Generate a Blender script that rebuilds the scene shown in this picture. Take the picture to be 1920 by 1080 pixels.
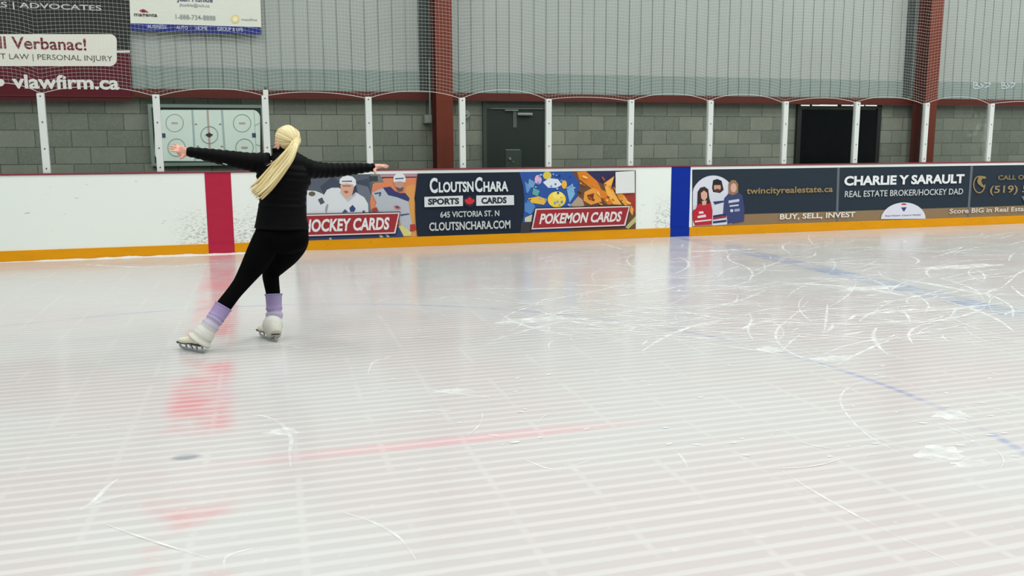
import bpy, bmesh, math, random
import numpy as np
from mathutils import Vector, Matrix
for o in list(bpy.data.objects): bpy.data.objects.remove(o)
SC = bpy.context.scene
COL = SC.collection
rnd = random.Random(7)

# ------------------------------------------------------------------ camera
FPX, YAW, PITCH, ROLL, CAMH = 1690.42, 0.30171, 0.162488, -0.003174, 1.455
D = 12.31            # rink-side face of the boards
W = D + 1.30         # face of the block wall behind the walkway
_cy, _sy, _cp, _sp = math.cos(YAW), math.sin(YAW), math.cos(PITCH), math.sin(PITCH)
FWD = Vector((_sy*_cp, _cy*_cp, -_sp)); _r = Vector((_cy, -_sy, 0)); _u = _r.cross(FWD)
RIGHT = math.cos(ROLL)*_r + math.sin(ROLL)*_u
UP = -math.sin(ROLL)*_r + math.cos(ROLL)*_u
cd = bpy.data.cameras.new('camera'); cam = bpy.data.objects.new('camera', cd); COL.objects.link(cam)
cd.sensor_width = 36; cd.lens = 36*FPX/1920; cd.clip_end = 200
cam.matrix_world = Matrix(((RIGHT.x, UP.x, -FWD.x, 0), (RIGHT.y, UP.y, -FWD.y, 0), (RIGHT.z, UP.z, -FWD.z, CAMH), (0, 0, 0, 1)))
SC.camera = cam
def ray(x, y): return RIGHT*((x-960)/FPX) + UP*((540-y)/FPX) + FWD
def at(x, y, Y):                       # point of the photograph on the upright plane at depth Y
    d = ray(x, y); return Vector((0, 0, CAMH)) + d*(Y/d.y)
def ice(x, y, z=0.0):                  # point of the photograph on the ice
    d = ray(x, y); return Vector((0, 0, CAMH)) + d*((z-CAMH)/d.z)

# ------------------------------------------------------------------ light
wd = bpy.data.worlds.new('hall'); SC.world = wd; wd.use_nodes = True
_wt = wd.node_tree; bg = _wt.nodes['Background']      # pale lit roof overhead, dim far ends of the hall
_tc = _wt.nodes.new('ShaderNodeTexCoord'); _sx = _wt.nodes.new('ShaderNodeSeparateXYZ'); _rp = _wt.nodes.new('ShaderNodeValToRGB')
_wt.links.new(_tc.outputs['Generated'], _sx.inputs[0]); _wt.links.new(_sx.outputs[2], _rp.inputs[0]); _wt.links.new(_rp.outputs[0], bg.inputs[0])
_rp.color_ramp.elements[0].position = .12; _rp.color_ramp.elements[0].color = (.20, .23, .22, 1); _rp.color_ramp.elements[1].position = .55; _rp.color_ramp.elements[1].color = (.92, 1, .96, 1)
bg.inputs[1].default_value = 0.55
def area(x, y, z, sx, sy, e, col=(1, 1, 0.985)):
    l = bpy.data.lights.new('hall_and_fill_lamp', 'AREA'); l.shape = 'RECTANGLE'; l.size = sx; l.size_y = sy; l.energy = e; l.color = col
    o = bpy.data.objects.new('hall_and_fill_lamp', l); COL.objects.link(o); o.location = (x, y, z)
for lx in (-8, -2, 4, 10, 16, 22):  # rightmost row added, right side turned up, to brighten the far-right ice
    for ly in (-3, 3, 9): area(lx, ly, 8.5, 1.2, 2.4, 118 if lx < 8 else 180)
SC.view_settings.view_transform = 'Standard'; SC.view_settings.look = 'None'
SC.view_settings.gamma = 1; SC.view_settings.use_curve_mapping = False
SC.view_settings.exposure = 0.42

# ------------------------------------------------------------------ materials
def lin(c):
    return tuple(((v/255)/12.92 if v/255 <= .04045 else ((v/255+.055)/1.055)**2.4) for v in c)
class NT:
    def __init__(s, m): s.m = m; s.t = m.node_tree; s.n = s.t.nodes; s.b = s.n['Principled BSDF']; s.out = s.n['Material Output']
    def new(s, kind, **kw):
        x = s.n.new(kind)
        for k, v in kw.items(): setattr(x, k, v)
        return x
    def link(s, a, b): s.t.links.new(a, b)
    def val(s, sock, v):
        if hasattr(v, 'is_linked') or isinstance(v, bpy.types.NodeSocket): s.link(v, sock)
        else: sock.default_value = v
    def math(s, op, a, b=0.0, c=0.0):
        x = s.new('ShaderNodeMath', operation=op)
        for i, v in enumerate((a, b, c)): s.val(x.inputs[i], v)
        return x.outputs[0]
    def mix(s, f, a, b):
        x = s.new('ShaderNodeMix', data_type='RGBA'); s.val(x.inputs[0], f)
        for i, v in ((6, a), (7, b)):
            s.val(x.inputs[i], v if isinstance(v, bpy.types.NodeSocket) else (*v[:3], 1))
        return x.outputs[2]
    def pos(s):
        c = s.new('ShaderNodeTexCoord'); p = s.new('ShaderNodeSeparateXYZ'); s.link(c.outputs['Object'], p.inputs[0])
        return c.outputs['Object'], p.outputs[0], p.outputs[1], p.outputs[2]
    def noise(s, vec, scale, detail=3, rough=.5, vs=None):
        if vs:
            m = s.new('ShaderNodeMapping'); m.inputs['Scale'].default_value = vs; s.link(vec, m.inputs[0]); vec = m.outputs[0]
        x = s.new('ShaderNodeTexNoise'); s.link(vec, x.inputs['Vector'])
        x.inputs['Scale'].default_value = scale; x.inputs['Detail'].default_value = detail; x.inputs['Roughness'].default_value = rough
        return x.outputs[0]
    def step(s, v, a, b):
        x = s.new('ShaderNodeMapRange', interpolation_type='SMOOTHSTEP'); s.val(x.inputs[0], v)
        x.inputs[1].default_value = a; x.inputs[2].default_value = b; return x.outputs[0]
    def bump(s, h, strength=.3, dist=.01):
        x = s.new('ShaderNodeBump'); s.link(h, x.inputs['Height']); x.inputs['Strength'].default_value = strength; x.inputs['Distance'].default_value = dist
        s.link(x.outputs[0], s.b.inputs['Normal'])
MATS = {}
def mat(name, rgb, rough=.6, spec=.3, metal=0, var=.06, vscale=6.0, raw=False):
    if name in MATS: return MATS[name]
    m = bpy.data.materials.new(name); m.use_nodes = True; t = NT(m); c = rgb if raw else lin(rgb)
    o, x, y, z = t.pos()
    n = t.noise(o, vscale, 4)
    lo = tuple(v*(1-var) for v in c); hi = tuple(min(1, v*(1+var)) for v in c)
    t.link(t.mix(n, lo, hi), t.b.inputs['Base Color'])
    t.b.inputs['Roughness'].default_value = rough; t.b.inputs['Specular IOR Level'].default_value = spec; t.b.inputs['Metallic'].default_value = metal
    MATS[name] = m; return m
def pc(rgb): return mat('print_%d_%d_%d' % rgb, rgb, .5, .12, 0, .03, 9)

# ------------------------------------------------------------------ object helpers
def obj(name, me, m=None, parent=None, smooth=False):
    if isinstance(me, bmesh.types.BMesh):
        b = me; me = bpy.data.meshes.new(name); b.normal_update(); b.to_mesh(me); b.free()
    if m is not None:
        for q in (m if isinstance(m, (list, tuple)) else [m]): me.materials.append(q)
    if smooth: me.polygons.foreach_set('use_smooth', [True]*len(me.polygons))
    o = bpy.data.objects.new(name, me); COL.objects.link(o)
    if parent is not None:
        o.parent = parent; o.matrix_parent_inverse = Matrix.Translation(parent.location).inverted()
    return o
def empty(name, loc):
    o = bpy.data.objects.new(name, None); COL.objects.link(o); o.location = loc; o.empty_display_size = .1; return o
def tag(o, label=None, cat=None, group=None, kind=None):
    if label: o['label'] = label
    if cat: o['category'] = cat
    if group: o['group'] = group
    if kind: o['kind'] = kind
    return o
def box(bm, x0, x1, y0, y1, z0, z1, mi=0, bev=0):
    r = bmesh.ops.create_cube(bm, size=1, matrix=Matrix.Translation(((x0+x1)/2, (y0+y1)/2, (z0+z1)/2)) @ Matrix.Diagonal((x1-x0, y1-y0, z1-z0, 1)))
    fs = {f for v in r['verts'] for f in v.link_faces}
    for f in fs: f.material_index = mi
    if bev:
        es = list({e for v in r['verts'] for e in v.link_edges})
        bmesh.ops.bevel(bm, geom=es, offset=bev, segments=2, affect='EDGES', profile=.6)
def bxm(*a, **k):
    bm = bmesh.new(); box(bm, *a, **k); return bm
def poly(bm, pts, mi=0):
    vs = [bm.verts.new(p) for p in pts]; f = bm.faces.new(vs); f.material_index = mi; f.normal_update()
    if f.normal.y > .1: f.normal_flip()
    return f
def ell(cx, cy, rx, ry, n=24, a0=0, a1=360, rot=0):
    out = []; full = abs(a1-a0) >= 360; cr, sr = math.cos(math.radians(rot)), math.sin(math.radians(rot))
    for i in range(n if full else n+1):
        a = math.radians(a0+(a1-a0)*i/n); u, v = rx*math.cos(a), -ry*math.sin(a)
        out.append((cx+u*cr-v*sr, cy+u*sr+v*cr))
    return out
def art(parent, name, Y, shapes, step=.0004, label=None):
    """flat print: every shape is a polygon (photo points) laid on the plane at Y, later ones on top"""
    bm = bmesh.new(); cols = []
    for i, (c, pts) in enumerate(shapes):
        if c not in cols: cols.append(c)
        vs = [bm.verts.new(at(x, y, Y-step*i)) for x, y in pts]
        es = [bm.edges.new((vs[k], vs[(k+1) % len(vs)])) for k in range(len(vs))]
        r = bmesh.ops.triangle_fill(bm, edges=es, use_beauty=True, use_dissolve=False)
        for g in r['geom']:
            if isinstance(g, bmesh.types.BMFace):
                g.material_index = cols.index(c); g.normal_update()
                if g.normal.y > 0: g.normal_flip()
    o = obj(name, bm, [pc(c) for c in cols], parent)
    if label: o['label'] = label
    return o
def text_mesh(s, bold=0.0):
    cu = bpy.data.curves.new('t', 'FONT'); cu.body = s; cu.offset = bold; cu.resolution_u = 3
    o = bpy.data.objects.new('t', cu); COL.objects.link(o)
    dg = bpy.context.evaluated_depsgraph_get(); dg.update()
    me = bpy.data.meshes.new_from_object(o.evaluated_get(dg)); bpy.data.objects.remove(o); bpy.data.curves.remove(cu)
    return me
def text(parent, s, x0, x1, yt, yb, Y, rgb, bold=0.02, shear=0.0, name='lettering'):
    """writing whose left edge is x0 (top yt, bottom yb at that edge) and right edge x1, in photo points on plane Y"""
    me = text_mesh(s, bold); n = len(me.vertices); co = np.zeros(n*3); me.vertices.foreach_get('co', co); co = co.reshape(-1, 3)
    lo, hi = co.min(0), co.max(0); A = at(x0, yt, Y); B = at(x0, yb, Y); C = at(x1, yb, Y)
    u = (co[:, 0]-lo[0])/(hi[0]-lo[0]); v = (co[:, 1]-lo[1])/(hi[1]-lo[1])
    out = np.stack([A.x+(C.x-A.x)*u+shear*(v-.5)*(A.z-B.z), np.full(n, Y), B.z+(A.z-B.z)*v], 1)
    polys = [tuple(p.vertices) for p in me.polygons]; iv = sorted((min(co[i, 0] for i in p), max(co[i, 0] for i in p)) for p in polys); cuts = []; e = iv[0][1]
    for a, b in iv:                                   # one mesh per word: cut at the wide gaps
        if a-e > .17: cuts.append((a+e)/2)
        e = max(e, b)
    bpy.data.meshes.remove(me); edges = [-1e9]+cuts+[1e9]
    for a, b in zip(edges[:-1], edges[1:]):
        ps = [p for p in polys if a < co[p[0], 0] < b]; ids = sorted({i for p in ps for i in p}); mp = {i: k for k, i in enumerate(ids)}
        w = bpy.data.meshes.new(name); w.from_pydata([tuple(out[i]) for i in ids], [], [tuple(mp[i] for i in p) for p in ps]); w.update()
        obj(name, w, pc(rgb), parent)

# ------------------------------------------------------------------ ice
def make_ice():
    m = bpy.data.materials.new('rink_ice'); m.use_nodes = True; t = NT(m)
    o, x, y, z = t.pos()
    big = t.noise(o, .55, 3); mid = t.noise(o, 2.2, 4); fine = t.noise(o, 14, 4)
    str_x = t.noise(o, 1.0, 3, vs=(.8, 9, 1))            # streaky along the pipes
    base = t.mix(t.step(big, .38, .62), lin((184, 177, 176)), lin((184, 183, 181)))
    # pale frost over the brine pipes (along the rink) and over the pipe chairs (across it)
    w = t.math('SINE', t.math('MULTIPLY', t.math('ADD', y, t.math('MULTIPLY', mid, .012)), 2*math.pi/.088))
    pipe = t.step(w, -.2, .9)
    xs = t.math('ADD', t.math('MULTIPLY_ADD', y, -.035, x), t.math('MULTIPLY', big, .05))
    fr = t.math('FRACT', t.math('DIVIDE', t.math('ADD', xs, 40.09), .40))
    ch = t.math('ABSOLUTE', t.math('SUBTRACT', fr, .5))
    chair = t.math('MULTIPLY', t.step(t.math('MULTIPLY', ch, -1), -.06, -.015), .44)
    frost = t.math('MAXIMUM', t.math('MULTIPLY', pipe, t.math('MULTIPLY_ADD', str_x, .7, .35)), t.math('MULTIPLY', chair, t.math('ADD', t.step(mid, .4, .6), .1)))
    # painted lines under the ice
    def band(v, c, h, s=.02):
        d = t.math('ABSOLUTE', t.math('SUBTRACT', v, c)); return t.math('SUBTRACT', 1.0, t.step(d, h-s, h+s))
    xr = t.math('ADD', x, t.math('MULTIPLY_ADD', y, -.009, .262))
    patch = t.noise(o, 1.3, 4, .6)
    farther = t.step(y, 3.2, 7.0)
    red = t.math('MULTIPLY', band(xr, 0.0, .165, .06), t.math('MULTIPLY', t.step(t.math('MULTIPLY_ADD', farther, .13, patch), .45, .75), .55))
    xb = t.math('ADD', x, t.math('MULTIPLY_ADD', y, -.04, -6.03))
    blue = t.math('MULTIPLY', band(xb, 0.0, .17, .04), t.math('MULTIPLY', t.step(patch, .36, .62), .62))
    cx, cyy, cr = -.237, 4.35, 3.92
    dx = t.math('SUBTRACT', x, cx); dy = t.math('SUBTRACT', y, cyy)
    rad = t.math('SQRT', t.math('ADD', t.math('MULTIPLY', dx, dx), t.math('MULTIPLY', dy, dy)))
    ring = t.math('MULTIPLY', band(rad, cr, .022, .02), t.math('MULTIPLY', t.step(patch, .32, .6), .58))
    pink = t.math('MULTIPLY', band(y, 4.14, .06, .03), t.math('MULTIPLY', t.step(x, -.5, .9), t.math('SUBTRACT', 1.0, t.step(x, 1.2, 2.4))))
    dxx = t.math('SUBTRACT', x, -.26); dyy = t.math('SUBTRACT', y, 4.30)
    spot = t.math('SUBTRACT', 1.0, t.step(t.math('ADD', t.math('MULTIPLY', t.math('MULTIPLY', dxx, dxx), 1.0), t.math('MULTIPLY', t.math('MULTIPLY', dyy, dyy), 2.0)), .001, .006))
    c = t.mix(t.math('MULTIPLY', pink, .35), base, lin((216, 140, 150)))
    c = t.mix(red, c, lin((205, 84, 96)))
    c = t.mix(blue, c, lin((112, 138, 180)))
    c = t.mix(ring, c, lin((120, 136, 176)))
    c = t.mix(t.math('MULTIPLY', spot, .7), c, lin((120, 124, 132)))
    c = t.mix(t.math('MULTIPLY', frost, .5), c, lin((210, 211, 208)))
    c = t.mix(t.math('MULTIPLY', t.step(fine, .62, .8), .3), c, lin((212, 213, 211)))
    t.link(c, t.b.inputs['Base Color'])
    t.b.inputs['IOR'].default_value = 1.31; t.b.inputs['Specular IOR Level'].default_value = .33
    t.link(t.math('MULTIPLY_ADD', mid, .16, .10), t.b.inputs['Roughness'])
    t.bump(t.noise(o, 3.0, 3, vs=(1, 2, 1)), .12, .02)
    return m
ICE = make_ice()
m = bpy.data.materials.new('shaved_ice'); m.use_nodes = True; t = NT(m)
o_, x_, y_, z_ = t.pos()
tr = t.new('ShaderNodeBsdfTransparent'); mx = t.new('ShaderNodeMixShader')
t.b.inputs['Base Color'].default_value = (*lin((226, 228, 226)), 1); t.b.inputs['Roughness'].default_value = .9
t.link(t.math('MULTIPLY_ADD', t.step(t.noise(o_, 9, 5), .3, .75), .62, .14), mx.inputs[0]); t.link(tr.outputs[0], mx.inputs[1]); t.link(t.b.outputs[0], mx.inputs[2]); t.link(mx.outputs[0], t.out.inputs[0])
SNOWMARK = m
SNOW = mat('snow', (212, 208, 202), .95, .1, 0, .05, 12)

bm = bmesh.new()
poly(bm, [(-14, -5, 0), (26, -5, 0), (26, D+.05, 0), (-14, D+.05, 0)])
def crom(P, n):
    out = []
    P = [P[0]*2-P[1]] + list(P) + [P[-1]*2-P[-2]]
    for i in range(1, len(P)-2):
        a, b, c, d = P[i-1], P[i], P[i+1], P[i+2]
        for k in range(n):
            s = k/n; out.append(.5*((2*b)+(c-a)*s+(2*a-5*b+4*c-d)*s*s+(3*b-a-3*c+d)*s**3))
    out.append(P[-2]); return out
MZ = [.0012]
def mark(P, w, n=6):
    MZ[0] += .000004; zz = MZ[0]
    Q = crom([Vector((p.x, p.y, zz)) for p in P], n); L = len(Q); pv = None
    for i, p in enumerate(Q):
        d = (Q[min(i+1, L-1)]-Q[max(i-1, 0)]); d.z = 0
        if d.length < 1e-6: d = Vector((1, 0, 0))
        d.normalize(); s = Vector((-d.y, d.x, 0))*(w*.5*(.25+.75*math.sin(math.pi*(i+.4)/(L-.2))))
        v = (bm.verts.new(p+s), bm.verts.new(p-s))
        if pv:
            f = bm.faces.new((pv[0], pv[1], v[1], v[0])); f.material_index = 1
            f.normal_update()
            if f.normal.z < 0: f.normal_flip()
        pv = v
for w, pts in [(.022, [(470, 778), (500, 782), (528, 796), (545, 822), (543, 850), (545, 875)]),
               (.022, [(150, 957), (178, 938), (200, 915), (222, 898)]), (.03, [(150, 957), (190, 940), (250, 925)]),
               (.02, [(1515, 565), (1490, 590), (1462, 612), (1455, 634), (1480, 660), (1550, 688), (1660, 706)]),
               (.014, [(1660, 706), (1600, 722), (1576, 745), (1586, 775), (1625, 815), (1690, 852)]),
               (.014, [(1460, 880), (1540, 930), (1650, 990), (1800, 1062)]), (.012, [(640, 960), (700, 980), (750, 1010), (780, 1050)]),
               (.05, [(1245, 538), (1340, 536), (1450, 539)]), (.09, [(1468, 532), (1540, 534), (1640, 544), (1700, 556)]),
               (.07, [(1690, 524), (1760, 535), (1860, 556)]), (.06, [(1720, 584), (1800, 578), (1880, 568)]),
               (.022, [(805, 730), (850, 738), (920, 745)]), (.03, [(760, 773), (800, 771), (845, 770)]), (.012, [(1010, 596), (1070, 600), (1150, 596)]),
               (.018, [(690, 700), (700, 680), (735, 668)]), (.016, [(490, 640), (600, 655), (720, 640)]),
               (.12, [(160, 496), (250, 501), (330, 499), (410, 494)]), (.05, [(1120, 455), (1150, 463), (1175, 470)]),
               (.012, [(420, 1070), (425, 1045), (470, 1030), (520, 1025)]), (.016, [(1290, 880), (1280, 860), (1270, 850)]),
               (.012, [(1750, 790), (1800, 810), (1830, 822)]), (.012, [(980, 860), (1040, 880), (1120, 860)])]:
    mark([ice(*p) for p in pts], w)
for (px, py, a, b) in [(1783, 778, .13, .10), (1440, 655, .10, .1), (1560, 672, .20, .07), (850, 733, .12, .06), (870, 735, .1, .05), (530, 810, .10, .07), (1000, 600, .35, .10), (1760, 850, .14, .1), (1820, 870, .1, .06), (1640, 540, .4, .12), (1350, 470, .5, .12), (1800, 500, .6, .15)]:
    c = ice(px, py); MZ[0] += .00001; k = 26; vs = []
    for i in range(k):
        q = 2*math.pi*i/k; r = .6+.5*rnd.random()
        vs.append(bm.verts.new((c.x+a*r*math.cos(q), c.y+b*r*math.sin(q), MZ[0])))
    f = bm.faces.new(vs); f.material_index = 1
    f.normal_update()
    if f.normal.z < 0: f.normal_flip()
def scratch(px, py, length, w):
    p = ice(px, py); a = rnd.uniform(-.9, .9)+(math.pi if rnd.random() < .5 else 0); cv = rnd.uniform(-.6, .6); P = [p]
    for i in range(3):
        a += cv*.5; p = p+Vector((math.cos(a), math.sin(a), 0))*length/3; P.append(p)
    mark(P, w, 3)
for i in range(420):
    px = 1000+920*rnd.random()**.75; py = rnd.uniform(438, 640); scratch(px, py, rnd.uniform(.15, 1.6), rnd.uniform(.008, .035))
for i in range(90):
    scratch(rnd.uniform(600, 1300), rnd.uniform(470, 640), rnd.uniform(.1, .6), rnd.uniform(.005, .014))
for i in range(8):
    scratch(rnd.uniform(0, 1920), rnd.uniform(640, 1080), rnd.uniform(.1, .6), rnd.uniform(.006, .012))
for i in range(240):
    px = 700+1220*rnd.random()**.8; py = 440+420*rnd.random()**1.6; s = rnd.uniform(.008, .03); p = ice(px, py)
    mark([p, p+Vector((s*1.5, rnd.uniform(-s, s), 0))], s*.8, 2)
floor = tag(obj('floor', bm, [ICE, SNOWMARK]), 'white skating rink ice with faint pipe lines', 'ice', kind='structure')

# snow swept up along the foot of the boards
bm = bmesh.new(); prev = None; n = 160
for i in range(n+1):
    X = -3.2+4.4*i/n; a = at(0, 0, D)
    env = max(0, math.sin(math.pi*min(1, max(0, (X+3.0)/4.1))))
    h = env*(.006+.016*(.5+.5*math.sin(X*5.1+1)*math.sin(X*13.7))*rnd.uniform(.7, 1.2))+.002
    wd_ = env*(.06+.09*(.5+.5*math.sin(X*3.3+2))+.03*rnd.random())+.01
    row = [bm.verts.new(q) for q in ((X, D-.021, h), (X, D-.021-wd_*.35, h*.8), (X, D-.021-wd_*.75, h*.25), (X, D-.021-wd_, .0008))]
    if prev:
        for k in range(3): bm.faces.new((prev[k], prev[k+1], row[k+1], row[k]))
    prev = row
bmesh.ops.recalc_face_normals(bm, faces=bm.faces)
tag(obj('snow_ridge', bm, SNOW, smooth=True), 'thin ridge of scraped snow at the foot of the white boards and red stripe', 'snow', kind='stuff')

# ------------------------------------------------------------------ back wall
def block_mat():
    m = bpy.data.materials.new('concrete_block'); m.use_nodes = True; t = NT(m); o, x, y, z = t.pos()
    cb = t.new('ShaderNodeCombineXYZ'); t.link(t.math('SUBTRACT', x, 5.122-.446*40), cb.inputs[0]); t.link(t.math('SUBTRACT', z, 1.606-.2268*20), cb.inputs[1])
    b = t.new('ShaderNodeTexBrick'); t.link(cb.outputs[0], b.inputs['Vector']); b.offset = .5; b.squash = 1
    b.inputs['Color1'].default_value = (*lin((112, 117, 107)), 1); b.inputs['Color2'].default_value = (*lin((140, 143, 130)), 1); b.inputs['Mortar'].default_value = (*lin((76, 80, 72)), 1)
    b.inputs['Scale'].default_value = 1; b.inputs['Mortar Size'].default_value = .006; b.inputs['Mortar Smooth'].default_value = .3; b.inputs['Brick Width'].default_value = .446; b.inputs['Row Height'].default_value = .2268
    st = t.noise(o, 1.4, 5); c = t.mix(t.step(st, .35, .7), b.outputs[0], t.mix(.25, b.outputs[0], lin((92, 98, 88))))
    c = t.mix(t.math('MULTIPLY', t.step(t.noise(o, 30, 4), .4, .8), .22), c, lin((160, 160, 148)))
    ds = t.math('ABSOLUTE', t.math('SUBTRACT', x, 13.35)); dz = t.math('ABSOLUTE', t.math('SUBTRACT', z, 1.65))
    wh = t.math('MULTIPLY', t.math('MULTIPLY', t.math('SUBTRACT', 1.0, t.step(ds, .1, .45)), t.math('SUBTRACT', 1.0, t.step(dz, .15, .5))), t.step(t.noise(o, 9, 4), .5, .7))
    c = t.mix(t.math('MULTIPLY', wh, .6), c, lin((165, 168, 158)))
    t.link(c, t.b.inputs['Base Color']); t.b.inputs['Roughness'].default_value = .9
    mz = t.math('SUBTRACT', 1.0, b.outputs['Fac']); t.bump(t.math('ADD', mz, t.math('MULTIPLY', t.noise(o, 60, 3), .2)), .5, .006)
    return m
X0, X1 = -8.0, 21.0
wall = tag(obj('wall_back', bxm(X0, X1, W, W+.2, -.02, 2.07), block_mat()), 'grey concrete block wall behind the boards', 'wall', kind='structure')
def siding(z0, z1, y, name, m, parent):
    bm = bmesh.new(); X = X0; prof = []
    while X < X1:
        prof += [(X, y), (X+.178, y), (X+.181, y+.014), (X+.197, y+.014)]; X += .2
    lo = [bm.verts.new((a, b, z0)) for a, b in prof]; hi = [bm.verts.new((a, b, z1)) for a, b in prof]
    for i in range(len(prof)-1): bm.faces.new((lo[i], lo[i+1], hi[i+1], hi[i]))
    bmesh.ops.recalc_face_normals(bm, faces=bm.faces)
    o = obj(name, bm, m, parent)
    if o.data.polygons[0].normal.y > 0: o.data.flip_normals()
    return o
SID = mat('grey_liner_siding', (155, 162, 157), .5, .35, 0, .07, 1.5); SIDG = mat('green_grey_flashing', (128, 143, 137), .5, .35, 0, .07, 1.5)
siding(2.45, 8.0, W-.03, 'metal_siding', SID, wall); siding(2.16, 2.47, W-.045, 'siding_skirt', SIDG, wall)
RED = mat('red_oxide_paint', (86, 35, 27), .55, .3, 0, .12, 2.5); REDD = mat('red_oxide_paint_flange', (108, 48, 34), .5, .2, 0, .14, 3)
bm = bmesh.new(); box(bm, X0, X1, W-.10, W-.02, 2.065, 2.165); box(bm, X0, X1, W-.13, W-.02, 2.045, 2.065)
obj('girt_beam', bm, RED, wall)
# walkway behind the boards
walk = tag(obj('floor_walkway', bxm(X0, X1, D+.14, W, -.10, 0.02), mat('walkway_rubber', (60, 62, 60), .8, .2)), kind='structure')

DARK = mat('painted_gap_shade', (66, 74, 70), .7, .2)
def column(pl, pr, label):
    yf = W-.44; a = at(pl, 250, yf).x; b = at(pr, 250, yf).x; c = (a+b)/2
    r = empty('steel_column', (c, yf, 0)); tag(r, label, 'column', 'red steel columns')
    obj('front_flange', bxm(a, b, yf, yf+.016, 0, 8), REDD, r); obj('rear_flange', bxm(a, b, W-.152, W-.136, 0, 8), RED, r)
    obj('web', bxm(c-.008, c+.008, yf+.016, W-.152, 0, 8), RED, r)
    obj('shade_strip', bxm(a-.16, a-.002, W-.06, W-.05, 2.2, 8), DARK, r)  # shade of the gap beside the column, painted as a dark strip
    return r
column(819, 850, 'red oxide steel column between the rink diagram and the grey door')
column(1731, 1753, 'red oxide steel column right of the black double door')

# ------------------------------------------------------------------ doors
def wbox(x0, x1, y0, y1, Y0, Y1, **k):     # box on the wall from photo points
    a = at(x0, y0, Y0); b = at(x1, y1, Y0); return bxm(min(a.x, b.x), max(a.x, b.x), Y0, Y1, min(a.z, b.z), max(a.z, b.z), **k)
DG = mat('dark_green_door_paint', (40, 47, 42), .45, .3, 0, .1, 2); DF = mat('dark_door_frame', (58, 66, 61), .5, .4); STEEL = mat('brushed_steel', (150, 156, 150), .35, .5, .6)
a = at(905, 191, W-.04); b = at(1029, 191, W-.04); zt = 2.045
d1 = tag(empty('door_1', ((a.x+b.x)/2, W-.04, .02)), kind='structure')
bm = bmesh.new(); box(bm, a.x, a.x+.06, W-.05, W, .02, zt); box(bm, b.x-.06, b.x, W-.05, W, .02, zt); box(bm, a.x+.06, b.x-.06, W-.05, W, zt-.12, zt)
obj('door_frame', bm, DF, d1)
obj('door_leaf', bxm(a.x+.065, b.x-.065, W-.035, W-.005, .03, zt-.125), DG, d1)
obj('door_head_edge', wbox(921, 1018, 202.6, 204.4, W-.056, W-.036), STEEL, d1)
obj('closer_arm', wbox(947, 972, 205.5, 207.8, W-.075, W-.055), STEEL, d1)
obj('closer_link', wbox(962, 969, 207, 239, W-.05, W-.036), mat('dull_steel', (92, 98, 92), .5, .4, .3), d1)
cl = obj('door_closer', wbox(971, 999, 211.5, 216.5, W-.10, W-.036, bev=.008), STEEL, d1)
bm = wbox(948, 978, 281, 318, W-.042, W-.036); obj('lock_plate', bm, mat('lock_plate_paint', (62, 70, 64), .4, .5, .2), d1)
obj('plate_rim', wbox(948, 975, 280.2, 281.6, W-.047, W-.036), STEEL, d1)
for px, py, r in ((956, 297.5, .026), (962, 303.5, .014)):
    p = at(px, py, W-.05); bm = bmesh.new(); bmesh.ops.create_cone(bm, cap_ends=True, segments=20, radius1=r, radius2=r*.8, depth=.03, matrix=Matrix.Translation(p) @ Matrix.Rotation(math.pi/2, 4, 'X'))
    obj('door_lock', bm, STEEL, d1)
a = at(1495.5, 195, W-.04); b = at(1653, 195, W-.04); zt = 2.06
d2 = tag(empty('door_2', ((a.x+b.x)/2, W-.04, .02)), kind='structure')
BLK = mat('black_door_frame', (34, 36, 34), .5, .3); GL = mat('black_door_glass', (6, 8, 10), .2, .15, 0, .3, 2)
bm = bmesh.new(); box(bm, a.x, a.x+.08, W-.06, W, .02, zt); box(bm, b.x-.08, b.x, W-.06, W, .02, zt); box(bm, a.x+.08, b.x-.08, W-.06, W, zt-.07, zt)
obj('door_frame', bm, BLK, d2)
mid = at(1600, 250, W).x
for l, r in ((a.x+.085, mid-.004), (mid+.004, b.x-.085)): obj('door_leaf', bxm(l, r, W-.045, W-.01, .03, zt-.10), GL, d2)
m = bpy.data.materials.new('painted_door_glow'); m.use_nodes = True; t = NT(m); o_, x_, y_, z_ = t.pos()
t.link(t.mix(t.noise(o_, 5, 3), (.5, .6, .55), (1, 1, .95)), t.b.inputs['Emission Color']); t.b.inputs['Emission Strength'].default_value = .9  # emission stands in for the light caught along the door head
for l, r, h in ((1501, 1517, .8), (1522, 1536, .8), (1536, 1569, 1.1), (1577, 1594, .9), (1595, 1619, 1.5), (1622, 1643, 1.5)):
    p = at(l, 197.6+h/2, W-.05); q = at(r, 197.6-h/2, W-.05); bm = bmesh.new(); box(bm, p.x, q.x, W-.068, W-.061, min(p.z, q.z)-.004, max(p.z, q.z)+.004)
    o = obj('glow_strip', bm, m, d2); o['label'] = 'thin glowing strip put in for the light along the door head'

# ------------------------------------------------------------------ things on the wall
Yd = W-.07
rd = empty('rink_diagram_board', (at(392, 253, Yd).x, W-.03, 1.5)); tag(rd, 'framed white rink diagram board hanging on the block wall behind the glass', 'board')
FR = mat('grey_green_frame', (122, 136, 128), .5, .3); FD = mat('dark_green_inner_frame', (44, 58, 50), .5, .3)
p = at(277, 197, Yd); q = at(497, 311, Yd); p.z = at(390, 196, Yd).z; q.z = at(390, 310.5, Yd).z
bm = bmesh.new(); fw = .045
box(bm, p.x, q.x, Yd-.02, W, p.z-fw, p.z); box(bm, p.x, q.x, Yd-.02, W, q.z, q.z+fw); box(bm, p.x, p.x+fw, Yd-.02, W, q.z+fw, p.z-fw); box(bm, q.x-fw*.5, q.x, Yd-.02, W, q.z+fw, p.z-fw)
obj('frame', bm, FR, rd)
obj('backing', bxm(p.x+fw, q.x-fw*.5, Yd, W, q.z+fw, p.z-fw), FD, rd)
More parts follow.
